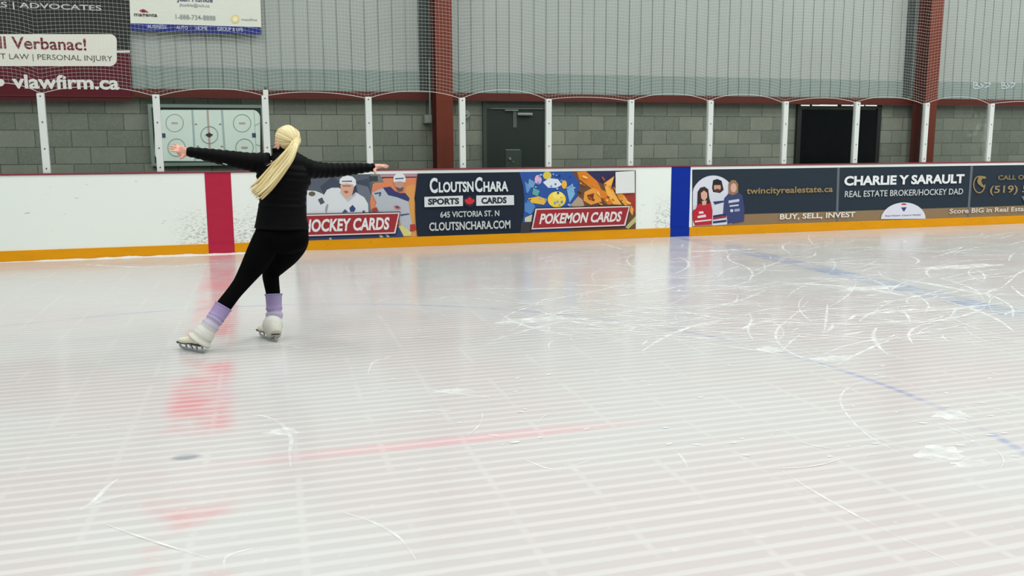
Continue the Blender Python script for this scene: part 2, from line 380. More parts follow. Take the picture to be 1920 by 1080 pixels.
obj('red_edge_strip', wbox(488.5, 495.5, 226, 303, Yd-.012, Yd), mat('red_edge', (96, 40, 44), .5, .3), rd)
def rrect(l, t_, r, b_, rad):
    out = []
    for cx, cy_, a0 in ((r-rad, t_+rad, 0), (l+rad, t_+rad, 90), (l+rad, b_-rad, 180), (r-rad, b_-rad, 270)):
        out += [(cx+rad*math.cos(math.radians(a0+a)), cy_-rad*math.sin(math.radians(a0+a))) for a in range(0, 91, 15)]
    return out
def ringp(cx, cy_, r, w):    # thin ring as two half polygons
    a = ell(cx, cy_, r, r, 24, 0, 180)+ell(cx, cy_, r-w, r-w, 24, 180, 0); b = ell(cx, cy_, r, r, 24, 180, 360)+ell(cx, cy_, r-w, r-w, 24, 360, 180)
    return [a, b]
def quad(x0, y0, x1, y1, x2, y2, x3, y3): return [(x0, y0), (x1, y1), (x2, y2), (x3, y3)]
wb = [((222, 236, 227), rrect(290, 206, 488, 302, 15))]
G = (150, 164, 156)
for x0, x1 in ((358.5, 364), (414, 420.5)): wb.append(((172, 190, 192), quad(x0, 206.3, x0+4, 206.3, x1+4, 301.6, x1, 301.6)))
wb.append(((196, 170, 168), quad(387, 206.3, 391, 206.3, 396.5, 301.6, 392.5, 301.6)))
wb.append(((184, 196, 188), quad(475.5, 208, 477, 208, 482, 301, 480.5, 301)))
for cx, cy_ in ((327.4, 230.7), (454, 231), (331, 276.7), (458.5, 276.7)):
    for r_ in ringp(cx, cy_, 17, 1.3): wb.append((G, r_))
    wb += [((190, 140, 138), quad(cx-6, cy_-1.5, cx+6, cy_-1.5, cx+6, cy_-.5, cx-6, cy_-.5)), ((190, 140, 138), quad(cx-6, cy_+.7, cx+6, cy_+.7, cx+6, cy_+1.7, cx-6, cy_+1.7))]
for r_ in ringp(392.6, 253, 16.5, 1.3): wb.append((G, r_))
wb += [((70, 64, 66), [(385, 253), (388, 250.5), (391, 250), (392, 247.5), (394.5, 250), (400, 252.5), (396, 255), (394, 257.5), (390, 256.5)]),
       ((70, 84, 108), quad(472.5, 249.5, 479.5, 249.5, 480, 257.5, 473, 257.5)), ((70, 84, 108), quad(303.5, 250, 310, 250, 310.5, 258, 304, 258))]
for cx, cy_ in ((367.5, 232.7), (413, 232.7), (416, 274.5), (371, 274)): wb.append(((110, 124, 122), quad(cx-2, cy_-.8, cx+2, cy_-.8, cx+2, cy_+.8, cx-2, cy_+.8)))
wb += [(G, quad(478, 234.5, 487, 230, 487, 231, 478, 235.5)), (G, quad(480.5, 270, 488, 273, 488, 274, 480.5, 271))]
o = art(rd, 'rink_print', Yd-.004, wb, .00025); o.data.materials[0].node_tree.nodes['Principled BSDF'].inputs['Roughness'].default_value = .2

GREY = mat('galvanised_grey', (132, 138, 130), .5, .4, .2)
jb = empty('junction_box', at(803, 222, W)); tag(jb, 'small grey electrical box with conduit on the block wall left of the red column', 'electrical box')
obj('box_body', wbox(796, 811, 215, 231.5, W-.175, W, bev=.008), GREY, jb); obj('box_lid', wbox(797.5, 809.5, 217, 230, W-.183, W-.175), mat('box_lid', (150, 156, 148), .45, .4, .2), jb)
a = at(804, 216, W-.05)
bm = bmesh.new(); bmesh.ops.create_cone(bm, cap_ends=True, segments=12, radius1=.018, radius2=.018, depth=.16, matrix=Matrix.Translation((a.x, W-.155, a.z+.06)))
bmesh.ops.create_cone(bm, cap_ends=True, segments=12, radius1=.016, radius2=.016, depth=.7, matrix=Matrix.Translation((a.x, W-.155, a.z+.45)))
obj('conduit', bm, GREY, jb)
bell = empty('wall_bell', at(873, 214.5, W)); tag(bell, 'pale round fitting on the block wall behind a glass post beside the grey door', 'wall fitting')
p = at(873, 214.5, W-.03)
bm = bmesh.new(); bmesh.ops.create_cone(bm, cap_ends=True, segments=28, radius1=.075, radius2=.06, depth=.06, matrix=Matrix.Translation(p) @ Matrix.Rotation(math.pi/2, 4, 'X'))
obj('round_cover', bm, mat('pale_plastic', (140, 148, 140), .5, .3), bell)
bm = bmesh.new(); bmesh.ops.create_uvsphere(bm, u_segments=16, v_segments=8, radius=.03, matrix=Matrix.Translation(p-Vector((0, .03, 0))) @ Matrix.Diagonal((1, .5, 1, 1))); obj('centre_cap', bm, GREY, bell, True)
# pale marks on the siding at the right
Ym = W-.05
for k, (l, lab) in enumerate(((1824, 'pale outlined mark on the siding skirt, nearer the right red column'), (1877, 'pale outlined mark on the siding skirt, nearest the right edge'))):
    r = empty('siding_mark', at(l+14, 161, Ym)); tag(r, lab, 'marking', 'pale marks on the siding')
    s = .8 if k else 1.0; C = (196, 206, 214)
    def L(x0, y0, x1, y1, w=1.6):
        dx, dy = x1-x0, y1-y0; n = math.hypot(dx, dy); ux, uy = -dy/n*w/2, dx/n*w/2
        f = lambda x, y: (l+x*s, 154+y)
        return (C, [f(x0+ux, y0+uy), f(x1+ux, y1+uy), f(x1-ux, y1-uy), f(x0-ux, y0-uy)])
    art(r, 'outlined_mark', Ym, [L(1, 1, 2, 12), L(1, 1, 9, 2), L(9, 2, 6, 6), L(3, 6, 12, 7), L(12, 7, 11, 12), L(2, 12, 12, 12), L(14, 3, 20, 7), L(20, 7, 14, 11), L(21, 2, 33, 2), L(33, 2, 29, 8), L(29, 8, 22, 10)], .0001)

# law-firm banner
Yb = W-.12
fb = empty('wall_banner', at(120, 100, Yb)); tag(fb, 'black and maroon banner with white lettering at the upper left', 'banner')
L0, TOP = -420, -60
art(fb, 'banner_sheet', Yb, [((46, 48, 46), [(L0, TOP), (240.5, TOP), (243.5, 96), (L0, 96)]), ((88, 34, 42), [(L0, 95), (243.5, 95), (247, 188.5), (L0, 188.5)]), ((205, 205, 196), [(L0, 92.5), (243.4, 94.5), (243.6, 98.8), (L0, 97)])])
art(fb, 'white_panel', Yb-.003, [((222, 222, 210), rrect(-380, 64, 219, 124, 13))])
text(fb, 'RS | ADVOCATES', -14, 190, 2.5, 16, Yb-.006, (188, 190, 184), .012)
text(fb, 'Call Verbanac!', -44, 162, 66.5, 90, Yb-.006, (112, 46, 54), .015)
text(fb, 'T LAW | PERSONAL INJURY', 0, 211, 100, 113.5, Yb-.006, (84, 82, 80), 0)
text(fb, 'vlawfirm.ca', 21, 224, 139, 166, Yb-.006, (222, 222, 216), .03)
art(fb, 'round_bullet', Yb-.006, [((222, 222, 216), ell(0, 155, 8.5, 7))])
# insurance banner
wb2 = empty('wall_banner', at(365, 30, Yb)); tag(wb2, 'white banner with a dark blue bottom stripe hanging on the siding', 'banner')
art(wb2, 'banner_sheet', Yb, [((216, 220, 208), [(241, -70), (486, -70), (490, 54), (244.5, 45)]), ((44, 54, 124), [(244.5, 43.5), (489.5, 51), (490.5, 65), (245.5, 57)])])
text(wb2, 'Juan Hunkle', 331, 399, -7, 4.5, Yb-.005, (62, 66, 104), .02)
text(wb2, 'jhunkle@nch.ca', 336.5, 393, 5.5, 13.5, Yb-.005, (128, 132, 130), 0)
text(wb2, '1-888-734-8888', 329, 404, 26.5, 36, Yb-.005, (140, 146, 144), .01)
text(wb2, 'magenta', 251, 295, 24, 32.5, Yb-.005, (76, 70, 72), .02)
text(wb2, 'meadline', 453, 482, 34, 38.5, Yb-.005, (128, 130, 130), 0)
for s, l, r in (('BUSINESS', 277, 312), ('AUTO', 330, 352), ('HOME', 367, 389), ('GROUP & LIFE', 407, 456)): text(wb2, s, l, r, 46.3+(l-277)*.034, 53+(l-277)*.034, Yb-.005, (186, 192, 216), .01)
art(wb2, 'red_roof_mark', Yb-.005, [((140, 40, 52), [(261, 20), (268, 16.5), (273, 19), (279, 23.5), (272, 23), (267, 23.5)])])
art(wb2, 'round_emblem', Yb-.005, [((222, 206, 140), ell(441, 35.5, 8, 8)), ((236, 230, 196), ell(441, 35.5, 4.5, 4.5))])

# ------------------------------------------------------------------ boards
def white_board():
    m = bpy.data.materials.new('white_hdpe_boards'); m.use_nodes = True; t = NT(m); o, x, y, z = t.pos()
    c = t.mix(t.noise(o, .8, 3), lin((224, 231, 225)), lin((229, 235, 229)))
    n1 = t.noise(o, 1, 3, .55, vs=(9, 1, 34)); n2 = t.noise(o, 1, 4, .6, vs=(22, 1, 70))
    scuff = t.math('MAXIMUM', t.math('SUBTRACT', 1.0, t.step(t.math('ABSOLUTE', t.math('SUBTRACT', x, .12)), .55, .95)), t.math('SUBTRACT', 1.0, t.step(t.math('ABSOLUTE', t.math('SUBTRACT', x, 6.35)), .2, .34)))
    low = t.math('SUBTRACT', 1.0, t.step(z, .2, .75))
    dense = t.math('MULTIPLY', scuff, low)
    k1 = t.math('MULTIPLY', t.step(n1, .70, .76), .55)
    k2 = t.math('MULTIPLY', t.math('MULTIPLY', dense, 1.0), t.step(n2, .50, .62))
    c = t.mix(k1, c, lin((110, 112, 110))); c = t.mix(t.math('MULTIPLY', k2, .6), c, lin((104, 108, 100)))
    t.link(c, t.b.inputs['Base Color']); t.b.inputs['Roughness'].default_value = .4
    return m
def scuffed(name, rgb, dark, thr=.72, rough=.4):
    m = bpy.data.materials.new(name); m.use_nodes = True; t = NT(m); o, x, y, z = t.pos()
    c = t.mix(t.noise(o, 6, 4, vs=(.5, 1, 2)), tuple(v*.88 for v in lin(rgb)), tuple(min(1, v*1.08) for v in lin(rgb)))
    c = t.mix(t.math('MULTIPLY', t.step(t.noise(o, 1, 4, .6, vs=(12, 1, 60)), thr-.06, thr), .6), c, lin(dark))
    t.link(c, t.b.inputs['Base Color']); t.b.inputs['Roughness'].default_value = rough; t.b.inputs['Specular IOR Level'].default_value = .2; return m
bo = empty('dasher_boards', (4, D, 0)); tag(bo, 'long white rink boards with a yellow kickplate and dark red cap rail', 'rink boards')
obj('facing', bxm(X0, X1, D, D+.14, 0.0, 1.052), white_board(), bo)
obj('kickplate', bxm(X0, X1, D-.014, D, 0.0, .137, bev=.004), scuffed('yellow_kickplate', (216, 147, 6), (110, 84, 30)), bo)
obj('cap_rail', bxm(X0, X1, D-.012, D+.15, 1.052, 1.07, bev=.004), scuffed('dark_red_cap', (128, 54, 66), (90, 46, 50)), bo)
rl = (at(384, 400, D).x+at(387, 400, D).x)/2; RLX = at(387.5, 400, D).x; RRX = at(436.5, 400, D).x; BLX = at(1257.5, 380, D).x; BRX = at(1293, 380, D).x
def stripe(name, a, b, rgb):
    bm = bmesh.new(); box(bm, a, b, D-.003, D, .137, 1.051); box(bm, a, b, D-.0175, D-.014, 0, .139)
    o = obj(name, bm, scuffed(name+'_plastic', rgb, tuple(int(v*.6) for v in rgb), .74), bo)
stripe('red_stripe', RLX, RRX, (172, 36, 64)); stripe('blue_stripe', BLX, BRX, (2, 42, 146))

# ------------------------------------------------------------------ advertising panels
Ya = D-.004
def ztop(x): return at(x, 0, Ya)
ad = empty('advertising_panel', at(870, 380, D)); tag(ad, 'board advertisement for sports cards with dark centre block and two red name strips', 'advertisement')
def ybl(x, z, Y=Ya):          # photo row of height z above the ice at photo column x
    lo, hi = 200, 560
    for _ in range(40):
        m_ = (lo+hi)/2
        if at(x, m_, Y).z > z: lo = m_
        else: hi = m_
    return lo
ZT, ZB = 1.008, .139
def yT(x): return ybl(x, ZT)
def yB(x): return ybl(x, ZB)
NAVY = (33, 41, 54)
def strip(x0, x1, n=8): return [(x0+(x1-x0)*i/n, yT(x0+(x1-x0)*i/n)) for i in range(n+1)]+[(x1-(x1-x0)*i/n, yB(x1-(x1-x0)*i/n)) for i in range(n+1)]
art(ad, 'backing_sheet', Ya, [(NAVY, strip(552, 1192))])
def clip(pts): return [(x, min(max(y, yT(x)+.1), yB(x)-.1)) for x, y in pts]
W1, W2, W3 = (206, 210, 214), (172, 178, 186), (140, 148, 160)
hk = [((84, 92, 104), clip([(552, 320), (783, 320), (777, 372), (787, 446), (552, 460)])),
      ((66, 74, 88), clip([(600, 350), (625, 330), (640, 345), (690, 335), (700, 380), (640, 395), (610, 375)])),
      ((104, 110, 122), clip([(668, 345), (690, 350), (705, 390), (690, 398), (672, 372)])),
      ((208, 128, 92), clip([(699, 345), (722, 333), (784, 324), (777, 372), (787, 446), (700, 446), (694, 380)])),
      ((206, 150, 84), clip([(762, 350), (778, 345), (777, 372), (787, 446), (745, 446), (752, 400)])),
      ((170, 136, 150), clip([(706, 325), (783, 322), (781, 332), (712, 334)])), ((60, 44, 50), quad(716, 332, 781, 331.2, 781, 333, 716, 334)),
      ((112, 118, 118), [(694, 326), (712, 327), (720, 342), (696, 343)]), ((60, 68, 72), [(692, 330), (708, 330), (709, 340), (692, 341)]),
      # player at left, mostly hidden
      (W1, clip([(575, 357), (592, 358), (606, 364), (612, 375), (622, 384), (622, 402), (575, 403)])), ((96, 92, 80), ell(585, 363.5, 6.5, 4.5)), ((84, 84, 92), quad(596, 374, 604, 370, 609, 380, 601, 384)), ((150, 154, 158), ell(617, 390, 7, 11, rot=20)),
      # middle player: white jersey and helmet
      (W1, [(607, 366), (613, 356), (622, 352), (636, 352), (645, 360), (655, 358), (668, 361), (683, 370), (690, 382), (691, 399), (612, 402), (616, 385)]),
      ((176, 182, 192), [(640, 353), (652, 372), (666, 360), (668, 366), (652, 379), (637, 362)]),
      ((206, 160, 138), [(638, 348), (641, 342), (660, 342), (664, 352), (661, 365), (652, 373), (645, 370), (640, 360)]), ((150, 92, 84), [(644, 359), (650, 357.5), (654, 360), (649, 363)]), ((120, 84, 74), quad(642, 348, 658, 348, 658, 349.6, 642, 349.6)),
      ((214, 218, 222), [(636.5, 344), (637, 336), (643, 331), (652, 329), (661, 331), (667, 337), (668, 346), (664, 352), (662, 346), (650, 344), (640, 345)]), ((90, 96, 108), quad(641, 339, 660, 338.4, 660, 341, 641, 341)), ((60, 66, 84), [(664, 350), (668, 346), (667, 360), (660, 367)]),
      ((60, 70, 116), [(655, 390), (661, 384), (667, 391), (664, 397), (657, 397)]), ((72, 82, 120), [(641, 399), (647, 392), (653, 398)]), ((78, 84, 104), ell(682, 397, 2.6, 2.4)),
      # right player: pale jersey, navy shoulders
      (W2, [(697, 362), (708, 356), (720, 352), (735, 362), (750, 371), (765, 374), (768, 394), (771, 412), (775, 428), (764, 434), (752, 425), (748, 408), (736, 398), (700, 397), (706, 380)]),
      ((58, 62, 106), [(718, 352), (732, 350), (740, 358), (750, 362), (760, 362), (768, 372), (766, 378), (745, 370), (728, 366)]),
      ((182, 142, 126), [(738, 342), (745, 339), (758, 341), (758, 352), (750, 359), (742, 352)]), ((96, 84, 82), [(741, 350), (750, 353), (757, 350), (755, 358), (747, 359)]),
      ((210, 214, 218), [(737.5, 341), (738, 331), (744, 325), (751, 324), (758, 328), (761, 335), (760, 342), (750, 340), (741, 341)]), ((84, 92, 112), quad(741, 334, 757, 333, 757, 335.5, 741, 336.5)),
      ((70, 76, 108), quad(702, 362, 714, 360, 715, 362.5, 703, 364.5)), ((70, 76, 108), quad(712, 362, 715, 362, 713, 368, 710.5, 368)), ((200, 120, 104), ell(745, 389, 7, 3.6, rot=15)), ((74, 84, 120), ell(745, 388.5, 4, 2.2, rot=15)),
      ((70, 78, 110), quad(751, 402, 767, 400, 768, 402, 751, 405)), ((170, 60, 60), [(769, 421), (778, 420), (781, 430), (774, 434), (769, 432)]), ((150, 70, 66), [(697, 392), (706, 388), (710, 396), (698, 397)]),
      ((58, 74, 112), clip([(560, 442), (715, 438), (745, 416), (757, 446), (560, 452)])), ((206, 196, 128), [(747, 424), (754, 423), (772, 436), (770, 442), (757, 443)]), ((180, 184, 190), quad(617, 446, 621, 445.6, 622, 449, 618, 449.4)), ((196, 190, 170), quad(710, 440, 716, 439.6, 719, 445, 713, 445.4)), ((196, 190, 170), quad(722, 439.6, 727, 439.4, 731, 444.4, 726, 444.8))]
art(ad, 'hockey_print', Ya-.0006, hk, .00025)
art(ad, 'centre_block', Ya-.0115, [(NAVY, clip([(783, 318)]+[(783-6.5*math.sin(math.pi*i/8*.8)+(3.2*i/8), 322+121*i/8) for i in range(1, 9)]+[(786.8, 450), (975, 445)]+[(975+8.5*math.sin(math.pi*(8-i)/8), 438-118*i/8) for i in range(1, 9)]+[(975, 316)]))])
rnd2 = random.Random(3)
BL = (48, 82, 150); fx = [(BL, clip([(974, 318), (1105, 316), (1100, 400), (1075, 440), (975, 440), (982, 405), (983.5, 372), (981, 348)])),
      ((104, 74, 56), clip([(1072, 318), (1192, 314), (1192, 436), (1070, 438), (1078, 385), (1088, 345)])), ((52, 50, 84), clip([(1100, 318), (1160, 316), (1150, 352), (1118, 340)])), ((150, 62, 52), clip([(1155, 364), (1192, 360), (1192, 400), (1170, 385)])),
      ((206, 122, 44), [(1082, 322), (1098, 321), (1120, 340), (1128, 356), (1145, 362), (1160, 380), (1140, 384), (1118, 360), (1098, 345), (1086, 336)]), ((222, 150, 66), [(1096, 360), (1112, 352), (1124, 358), (1128, 378), (1108, 384), (1094, 376)]),
      ((236, 172, 80), [(1132, 344), (1152, 330), (1146, 350), (1158, 372), (1166, 384), (1150, 383), (1138, 364)]), ((226, 158, 70), [(1150, 350), (1170, 366), (1188, 392), (1186, 404), (1178, 392), (1160, 372)]), ((120, 56, 40), [(1100, 366), (1114, 362), (1112, 376), (1104, 374)]),
      ((168, 150, 130), clip([(1070, 384), (1084, 368), (1092, 374), (1096, 386), (1076, 390)])), ((96, 140, 190), [(984, 340), (996, 350), (988, 366)]), ((110, 150, 190), [(992, 335), (1004, 342), (1000, 352), (990, 350)]), ((80, 128, 188), [(984, 380), (998, 378), (1006, 392), (994, 402), (984, 396)]),
      ((206, 186, 82), ell(1026, 329, 8, 7.5)), ((216, 168, 198), ell(1009, 337, 6.5, 9)), ((206, 214, 226), [(1018, 342), (1030, 334), (1046, 336), (1054, 346), (1044, 352), (1028, 352)]),
      ((232, 200, 74), ell(1044, 374, 17, 15)), ((236, 216, 112), ell(1046, 366, 10, 7)), ((222, 176, 64), [(990, 372), (1010, 368), (1026, 374), (1020, 384), (996, 380)]), ((226, 170, 62), ell(1058, 346, 5, 8)),
      ((120, 168, 204), [(1062, 352), (1074, 344), (1078, 364), (1068, 380)]), ((92, 160, 150), [(1000, 352), (1012, 358), (1008, 368), (998, 364)]), ((196, 190, 160), [(984, 408), (998, 402), (996, 416), (984, 416)]), ((64, 60, 64), clip([(977, 418), (997, 416), (996, 436), (976, 440)])), ((176, 176, 120), clip([(1172, 426), (1192, 405), (1192, 416), (1178, 432)]))]
for i in range(34):
    x, y = rnd2.uniform(986, 1080), rnd2.uniform(326, 386)
    fx.append((((120, 150, 206), (34, 58, 128), (150, 176, 214), (84, 140, 190))[i % 4], ell(x, y, rnd2.uniform(1, 3), rnd2.uniform(1, 3), 8)))
for i in range(34):
    x, y = rnd2.uniform(1084, 1186), rnd2.uniform(328, 386)
    fx.append((((224, 140, 54), (80, 44, 40), (240, 186, 96), (160, 88, 44))[i % 4], ell(x, y, rnd2.uniform(1.5, 6), rnd2.uniform(1, 2.4), 8, rot=rnd2.uniform(20, 60))))
o = art(ad, 'colour_burst_print', Ya-.0120, fx, .0002)
o['label'] = 'blue and flame coloured abstract print'
art(ad, 'blank_white_square', Ya-.030, [((214, 216, 214), [(1154, 322.5), (1190, 320.5), (1190.3, 361.5), (1154.5, 363)])])
Yt = Ya-.031
for nm, pts in (('hockey_strip', [(562, 402.8), (749.5, 398.3), (741.5, 437.8), (560, 443.5)]), ('cards_strip', [(1004, 391.2), (1181.5, 386), (1172.5, 423.3), (996.5, 430.2)])):
    cx = sum(p[0] for p in pts)/4; cy_ = sum(p[1] for p in pts)/4
    ins = lambda dx, dy: [(x+(dx if x < cx else -dx), y+(dy if y < cy_ else -dy)) for x, y in pts]
    art(ad, nm, Yt+.0006, [((44, 36, 42), ins(-1.5, -1.6)), ((212, 196, 198), ins(0, 0)), ((150, 48, 54), ins(2.6, 2.4))])
Yt -= .002
text(ad, 'HOCKEY CARDS', 568, 730.5, 411.5, 436, Yt, (216, 214, 214), .035, .12)
text(ad, 'POKEMON CARDS', 1013, 1165, 400.5, 420.5, Yt, (216, 210, 210), .035, .22)
WT = (208, 212, 216)
for s, l, r, a, b in (('C', 805.3, 820.8, 333.3, 362.5), ('LOUTSN', 822.5, 888, 341, 361.3), ('C', 890.3, 904.7, 332, 360.6), ('HARA', 906.3, 953, 340.5, 359.8)): text(ad, s, l, r, a, b, Yt, WT, .035)
art(ad, 'white_bar', Yt, [((204, 208, 212), [(795.5, 369.2), (868, 366.8), (868, 386.3), (796, 388.4)])]); art(ad, 'white_bar', Yt, [((204, 208, 212), [(893, 366.6), (963.5, 366), (964, 384.3), (893, 386)])]); art(ad, 'leaf_disc', Yt, [(NAVY, ell(880.5, 377.4, 12.5, 11.8))])
art(ad, 'maple_leaf', Yt-.0015, [((200, 52, 60), [(880.5+x, 377+y) for x, y in ((0, -8.5), (1.8, -5.5), (3.6, -6.5), (3.4, -2.5), (6, -4.5), (6.6, -3), (9.4, -3.2), (8.4, -.4), (9.6, .8), (5, 4.2), (5.6, 6), (.6, 5.4), (.5, 8.6), (-.5, 8.6), (-.6, 5.4), (-5.6, 6), (-5, 4.2), (-9.6, .8), (-8.4, -.4), (-9.4, -3.2), (-6.6, -3), (-6, -4.5), (-3.4, -2.5), (-3.6, -6.5), (-1.8, -5.5))])])
text(ad, 'SPORTS', 802.5, 861, 372.3, 384.3, Yt-.002, (48, 50, 56), .045)
text(ad, 'CARDS', 902.5, 950, 370.2, 382.4, Yt-.002, (48, 50, 56), .045)
text(ad, '645 VICTORIA ST. N', 825.4, 936.2, 397, 408.3, Yt, (186, 190, 192), .02)
text(ad, 'CLOUTSNCHARA.COM', 804.6, 957, 417.3, 433.3, Yt, (186, 190, 190), .025)

a2 = empty('advertising_panel', at(1620, 360, D)); tag(a2, 'dark real estate board advertisement with a tan bottom strip right of the blue stripe', 'advertisement')
SL = (42, 52, 62)
def ytan(x): return ybl(x, .308)
XE = 2120
art(a2, 'backing_sheet', Ya, [(SL, strip(1298, XE, 16)), ((136, 114, 86), [(1298+(XE-1298)*i/16, ytan(1298+(XE-1298)*i/16)) for i in range(17)]+[(XE-(XE-1298)*i/16, yB(XE-(XE-1298)*i/16)) for i in range(17)])])
for q_ in (quad(1570, yT(1571), 1574.5, yT(1575), 1571, yB(1571), 1567, yB(1567)), quad(1820, yT(1822), 1824.5, yT(1825), 1817, yB(1817), 1813, yB(1813))): art(a2, 'seam_strip', Ya-.003, [((98, 104, 110), q_)])
circ = [(x, y) for x, y in ell(1337.5, 375, 42, 46, 40) if x > 1298.5 and y < 420]
circ = [(max(1299, x), min(y, yB(x))) for x, y in ell(1337.5, 375, 42, 46, 40)]
SKN = (206, 164, 148)
fam = [((206, 208, 220), circ), ((206, 208, 220), [(1299, 380), (1375, 380), (1372, 420), (1299, 424)]),
       # man in the middle
       ((58, 46, 44), [(1335, 352), (1337, 338), (1345, 335.5), (1353, 339), (1357, 356), (1350, 362), (1337, 360)]), ((200, 206, 216), [(1330, 366), (1338, 362), (1346, 366), (1356, 361), (1364, 368), (1362, 400), (1363, 421), (1336, 423), (1338, 396)]),
       ((196, 150, 132), ell(1345, 351, 6.5, 9)), ((44, 42, 44), [(1337.5, 347), (1338, 339), (1345, 336), (1352, 339), (1352.5, 347)]), ((86, 60, 54), ell(1345, 357.5, 5, 3.5)), ((60, 66, 104), quad(1337, 378, 1357, 376, 1358, 379, 1340, 384)), ((48, 56, 92), quad(1337, 404, 1362, 400, 1362, 404, 1337, 408)), ((150, 56, 70), quad(1337, 408, 1362, 404, 1362, 408, 1337, 412)), ((48, 56, 92), quad(1337, 415, 1362, 412, 1362, 416, 1337, 419)),
       # girl in red
       ((62, 46, 44), [(1307, 392), (1308, 360), (1313, 352), (1321, 350), (1328, 355), (1330, 372), (1334, 384), (1322, 390)]), ((176, 44, 58), [(1298.8, 398), (1302, 388), (1312, 382), (1322, 384), (1333, 380), (1336, 395), (1335, 421), (1303, 423), (1299, 412)]), (SKN, [(1314, 362), (1320, 357), (1326, 362), (1326, 370), (1321, 377), (1315, 372)]), (SKN, [(1316, 377), (1325, 376), (1324, 384), (1317, 385)]),
       ((222, 206, 208), quad(1310, 397, 1318, 396, 1320, 400, 1311, 401)), ((222, 206, 208), quad(1308, 405, 1323, 402, 1324, 407, 1308, 409)), ((222, 206, 208), quad(1303, 414, 1334, 411, 1334, 413.5, 1303, 417)), ((198, 204, 214), [(1302, 388), (1307, 386), (1304, 392), (1299.5, 394)]),
       # woman in navy
       ((146, 112, 82), [(1366, 362), (1366, 344), (1372, 337.5), (1379, 338), (1384, 345), (1384, 362), (1378, 370), (1370, 369)]), ((62, 70, 112), [(1358, 372), (1366, 363), (1374, 366), (1384, 361), (1392, 366), (1396, 392), (1395, 415), (1364, 420), (1363, 404), (1356, 400)]), (SKN, ell(1375.5, 352, 5.6, 8.5)),
       ((188, 194, 208), quad(1366, 376, 1386, 373, 1386, 378, 1366, 381)), ((188, 194, 208), quad(1368, 385, 1385, 383, 1385, 386, 1368, 388)), ((188, 194, 208), ell(1372, 395, 3, 3)), ((150, 158, 180), quad(1377, 392, 1387, 391, 1387, 396, 1377, 397))]
art(a2, 'family_print', Ya-.004, [(c, clip(p)) for c, p in fam], .0003)
Yt2 = Ya-.016; GOLD = (146, 124, 86)
text(a2, 'twincityrealestate.ca', 1400, 1561, 351.8, 367.5, Yt2, GOLD, .02)
text(a2, 'BUY, SELL, INVEST', 1462.5, 1603, 401.2, 413.4, Yt2, (214, 206, 194), .03)
text(a2, 'CHARLIE Y SARAULT', 1583.6, 1807, 330.2, 348.4, Yt2, (218, 220, 222), .04)
text(a2, 'REAL ESTATE BROKER/HOCKEY DAD', 1584.5, 1805, 358.2, 370, Yt2, (188, 192, 194), .01)
text(a2, 'CALL OR TEXT', 1871.7, 1966, 328.6, 337.6, Yt2, (128, 112, 86), .03)
text(a2, '(519) 500', 1856.8, 1952, 348.4, 366.6, Yt2, (142, 124, 96), .02)
text(a2, 'Score BIG in Real Estate', 1780.6, 1931, 391.6, 400.6, Yt2, (206, 198, 186), .02)
art(a2, 'half_round_emblem', Yt2+.004, [((208, 210, 222), [(1693.5+42*math.cos(math.radians(a)), ybl(1693.5+42*math.cos(math.radians(a)), ZB)-32*math.sin(math.radians(a))) for a in range(0, 181, 8)]), ((184, 60, 70), ell(1694.8, 385, 5.4, 4, 12, 10, 170)), ((58, 66, 120), [(1689.5, 389), (1700, 388.4), (1697.5, 393), (1696, 396), (1693.5, 396), (1692, 393)])], .0005)
text(a2, 'Real Estate Centre Realty', 1660, 1727, 403.4, 406.8, Yt2, (96, 100, 120), .01, .3)
S_ = []
def arcb(cx, cy_, rx, ry, a0, a1, w, n=16): return ell(cx, cy_, rx, ry, n, a0, a1)+ell(cx, cy_, rx-w, ry-w, n, a1, a0)
art(a2, 'gold_emblem', Yt2, [(GOLD, arcb(1836, 346, 11.5, 16.5, 75, 360, 2.2, 24)), (GOLD, [(1837, 329.5), (1846, 330.5), (1849, 332), (1848, 335), (1842, 335), (1840, 338), (1841, 344), (1846, 350), (1847, 352), (1842, 351), (1834, 345), (1832, 340), (1834, 334)])], .0003)
art(a2, 'pale_corner', Yt2, [((112, 116, 124), [(1915, 368), (1960, 366), (1960, 379), (1922, 381)])])

# ------------------------------------------------------------------ glass, posts and netting
POSTX = [at(x, 300, D+.06).x for x in (86.5, 300, 502, 693.5, 867.5, 1028, 1181.3, 1328.6, 1468.2, 1601.3, 1730.3, 1851)]
POSTX = [-3.09] + POSTX + [14.15]
PT = 2.035
PW = mat('white_post_aluminium', (206, 212, 208), .4, .4, 0, .05, 3); SCR = mat('post_screw', (90, 94, 94), .4, .5, .5)
post_labels = ['leftmost white glass post on the boards, outside the banner of the law firm', 'white glass post below the black and maroon banner', 'white glass post in front of the left end of the rink diagram', 'white glass post behind the skater head, right end of the rink diagram',
               'white glass post above the skater right hand', 'white glass post between the left red column and the grey door', 'white glass post at the right edge of the grey door', 'white glass post first right of the grey door, before bare block wall', 'white glass post second right of the grey door, above the right advertisement corner',
               'white glass post just left of the black double door', 'white glass post crossing the black double door', 'white glass post in front of the right red column', 'white glass post under the pale marks right of the right red column', 'rightmost white glass post at the far end of the boards']
for i, X in enumerate(POSTX):
    r = empty('glass_post', (X, D+.06, 1.07)); tag(r, post_labels[i], 'post', 'white posts holding the rink glass')
    obj('post_profile', bxm(X-.042, X+.042, D+.03, D+.10, 1.07, PT, bev=.008), PW, r)
    for z in (1.13, 1.37, 1.69, PT-.035):
        bm = bmesh.new()
        bmesh.ops.create_cone(bm, cap_ends=True, segments=10, radius1=.010, radius2=.008, depth=.006, matrix=Matrix.Translation((X, D+.028, z)) @ Matrix.Rotation(math.pi/2, 4, 'X'))
        obj('screw', bm, SCR, r)
m = bpy.data.materials.new('rink_glass'); m.use_nodes = True; t = NT(m)
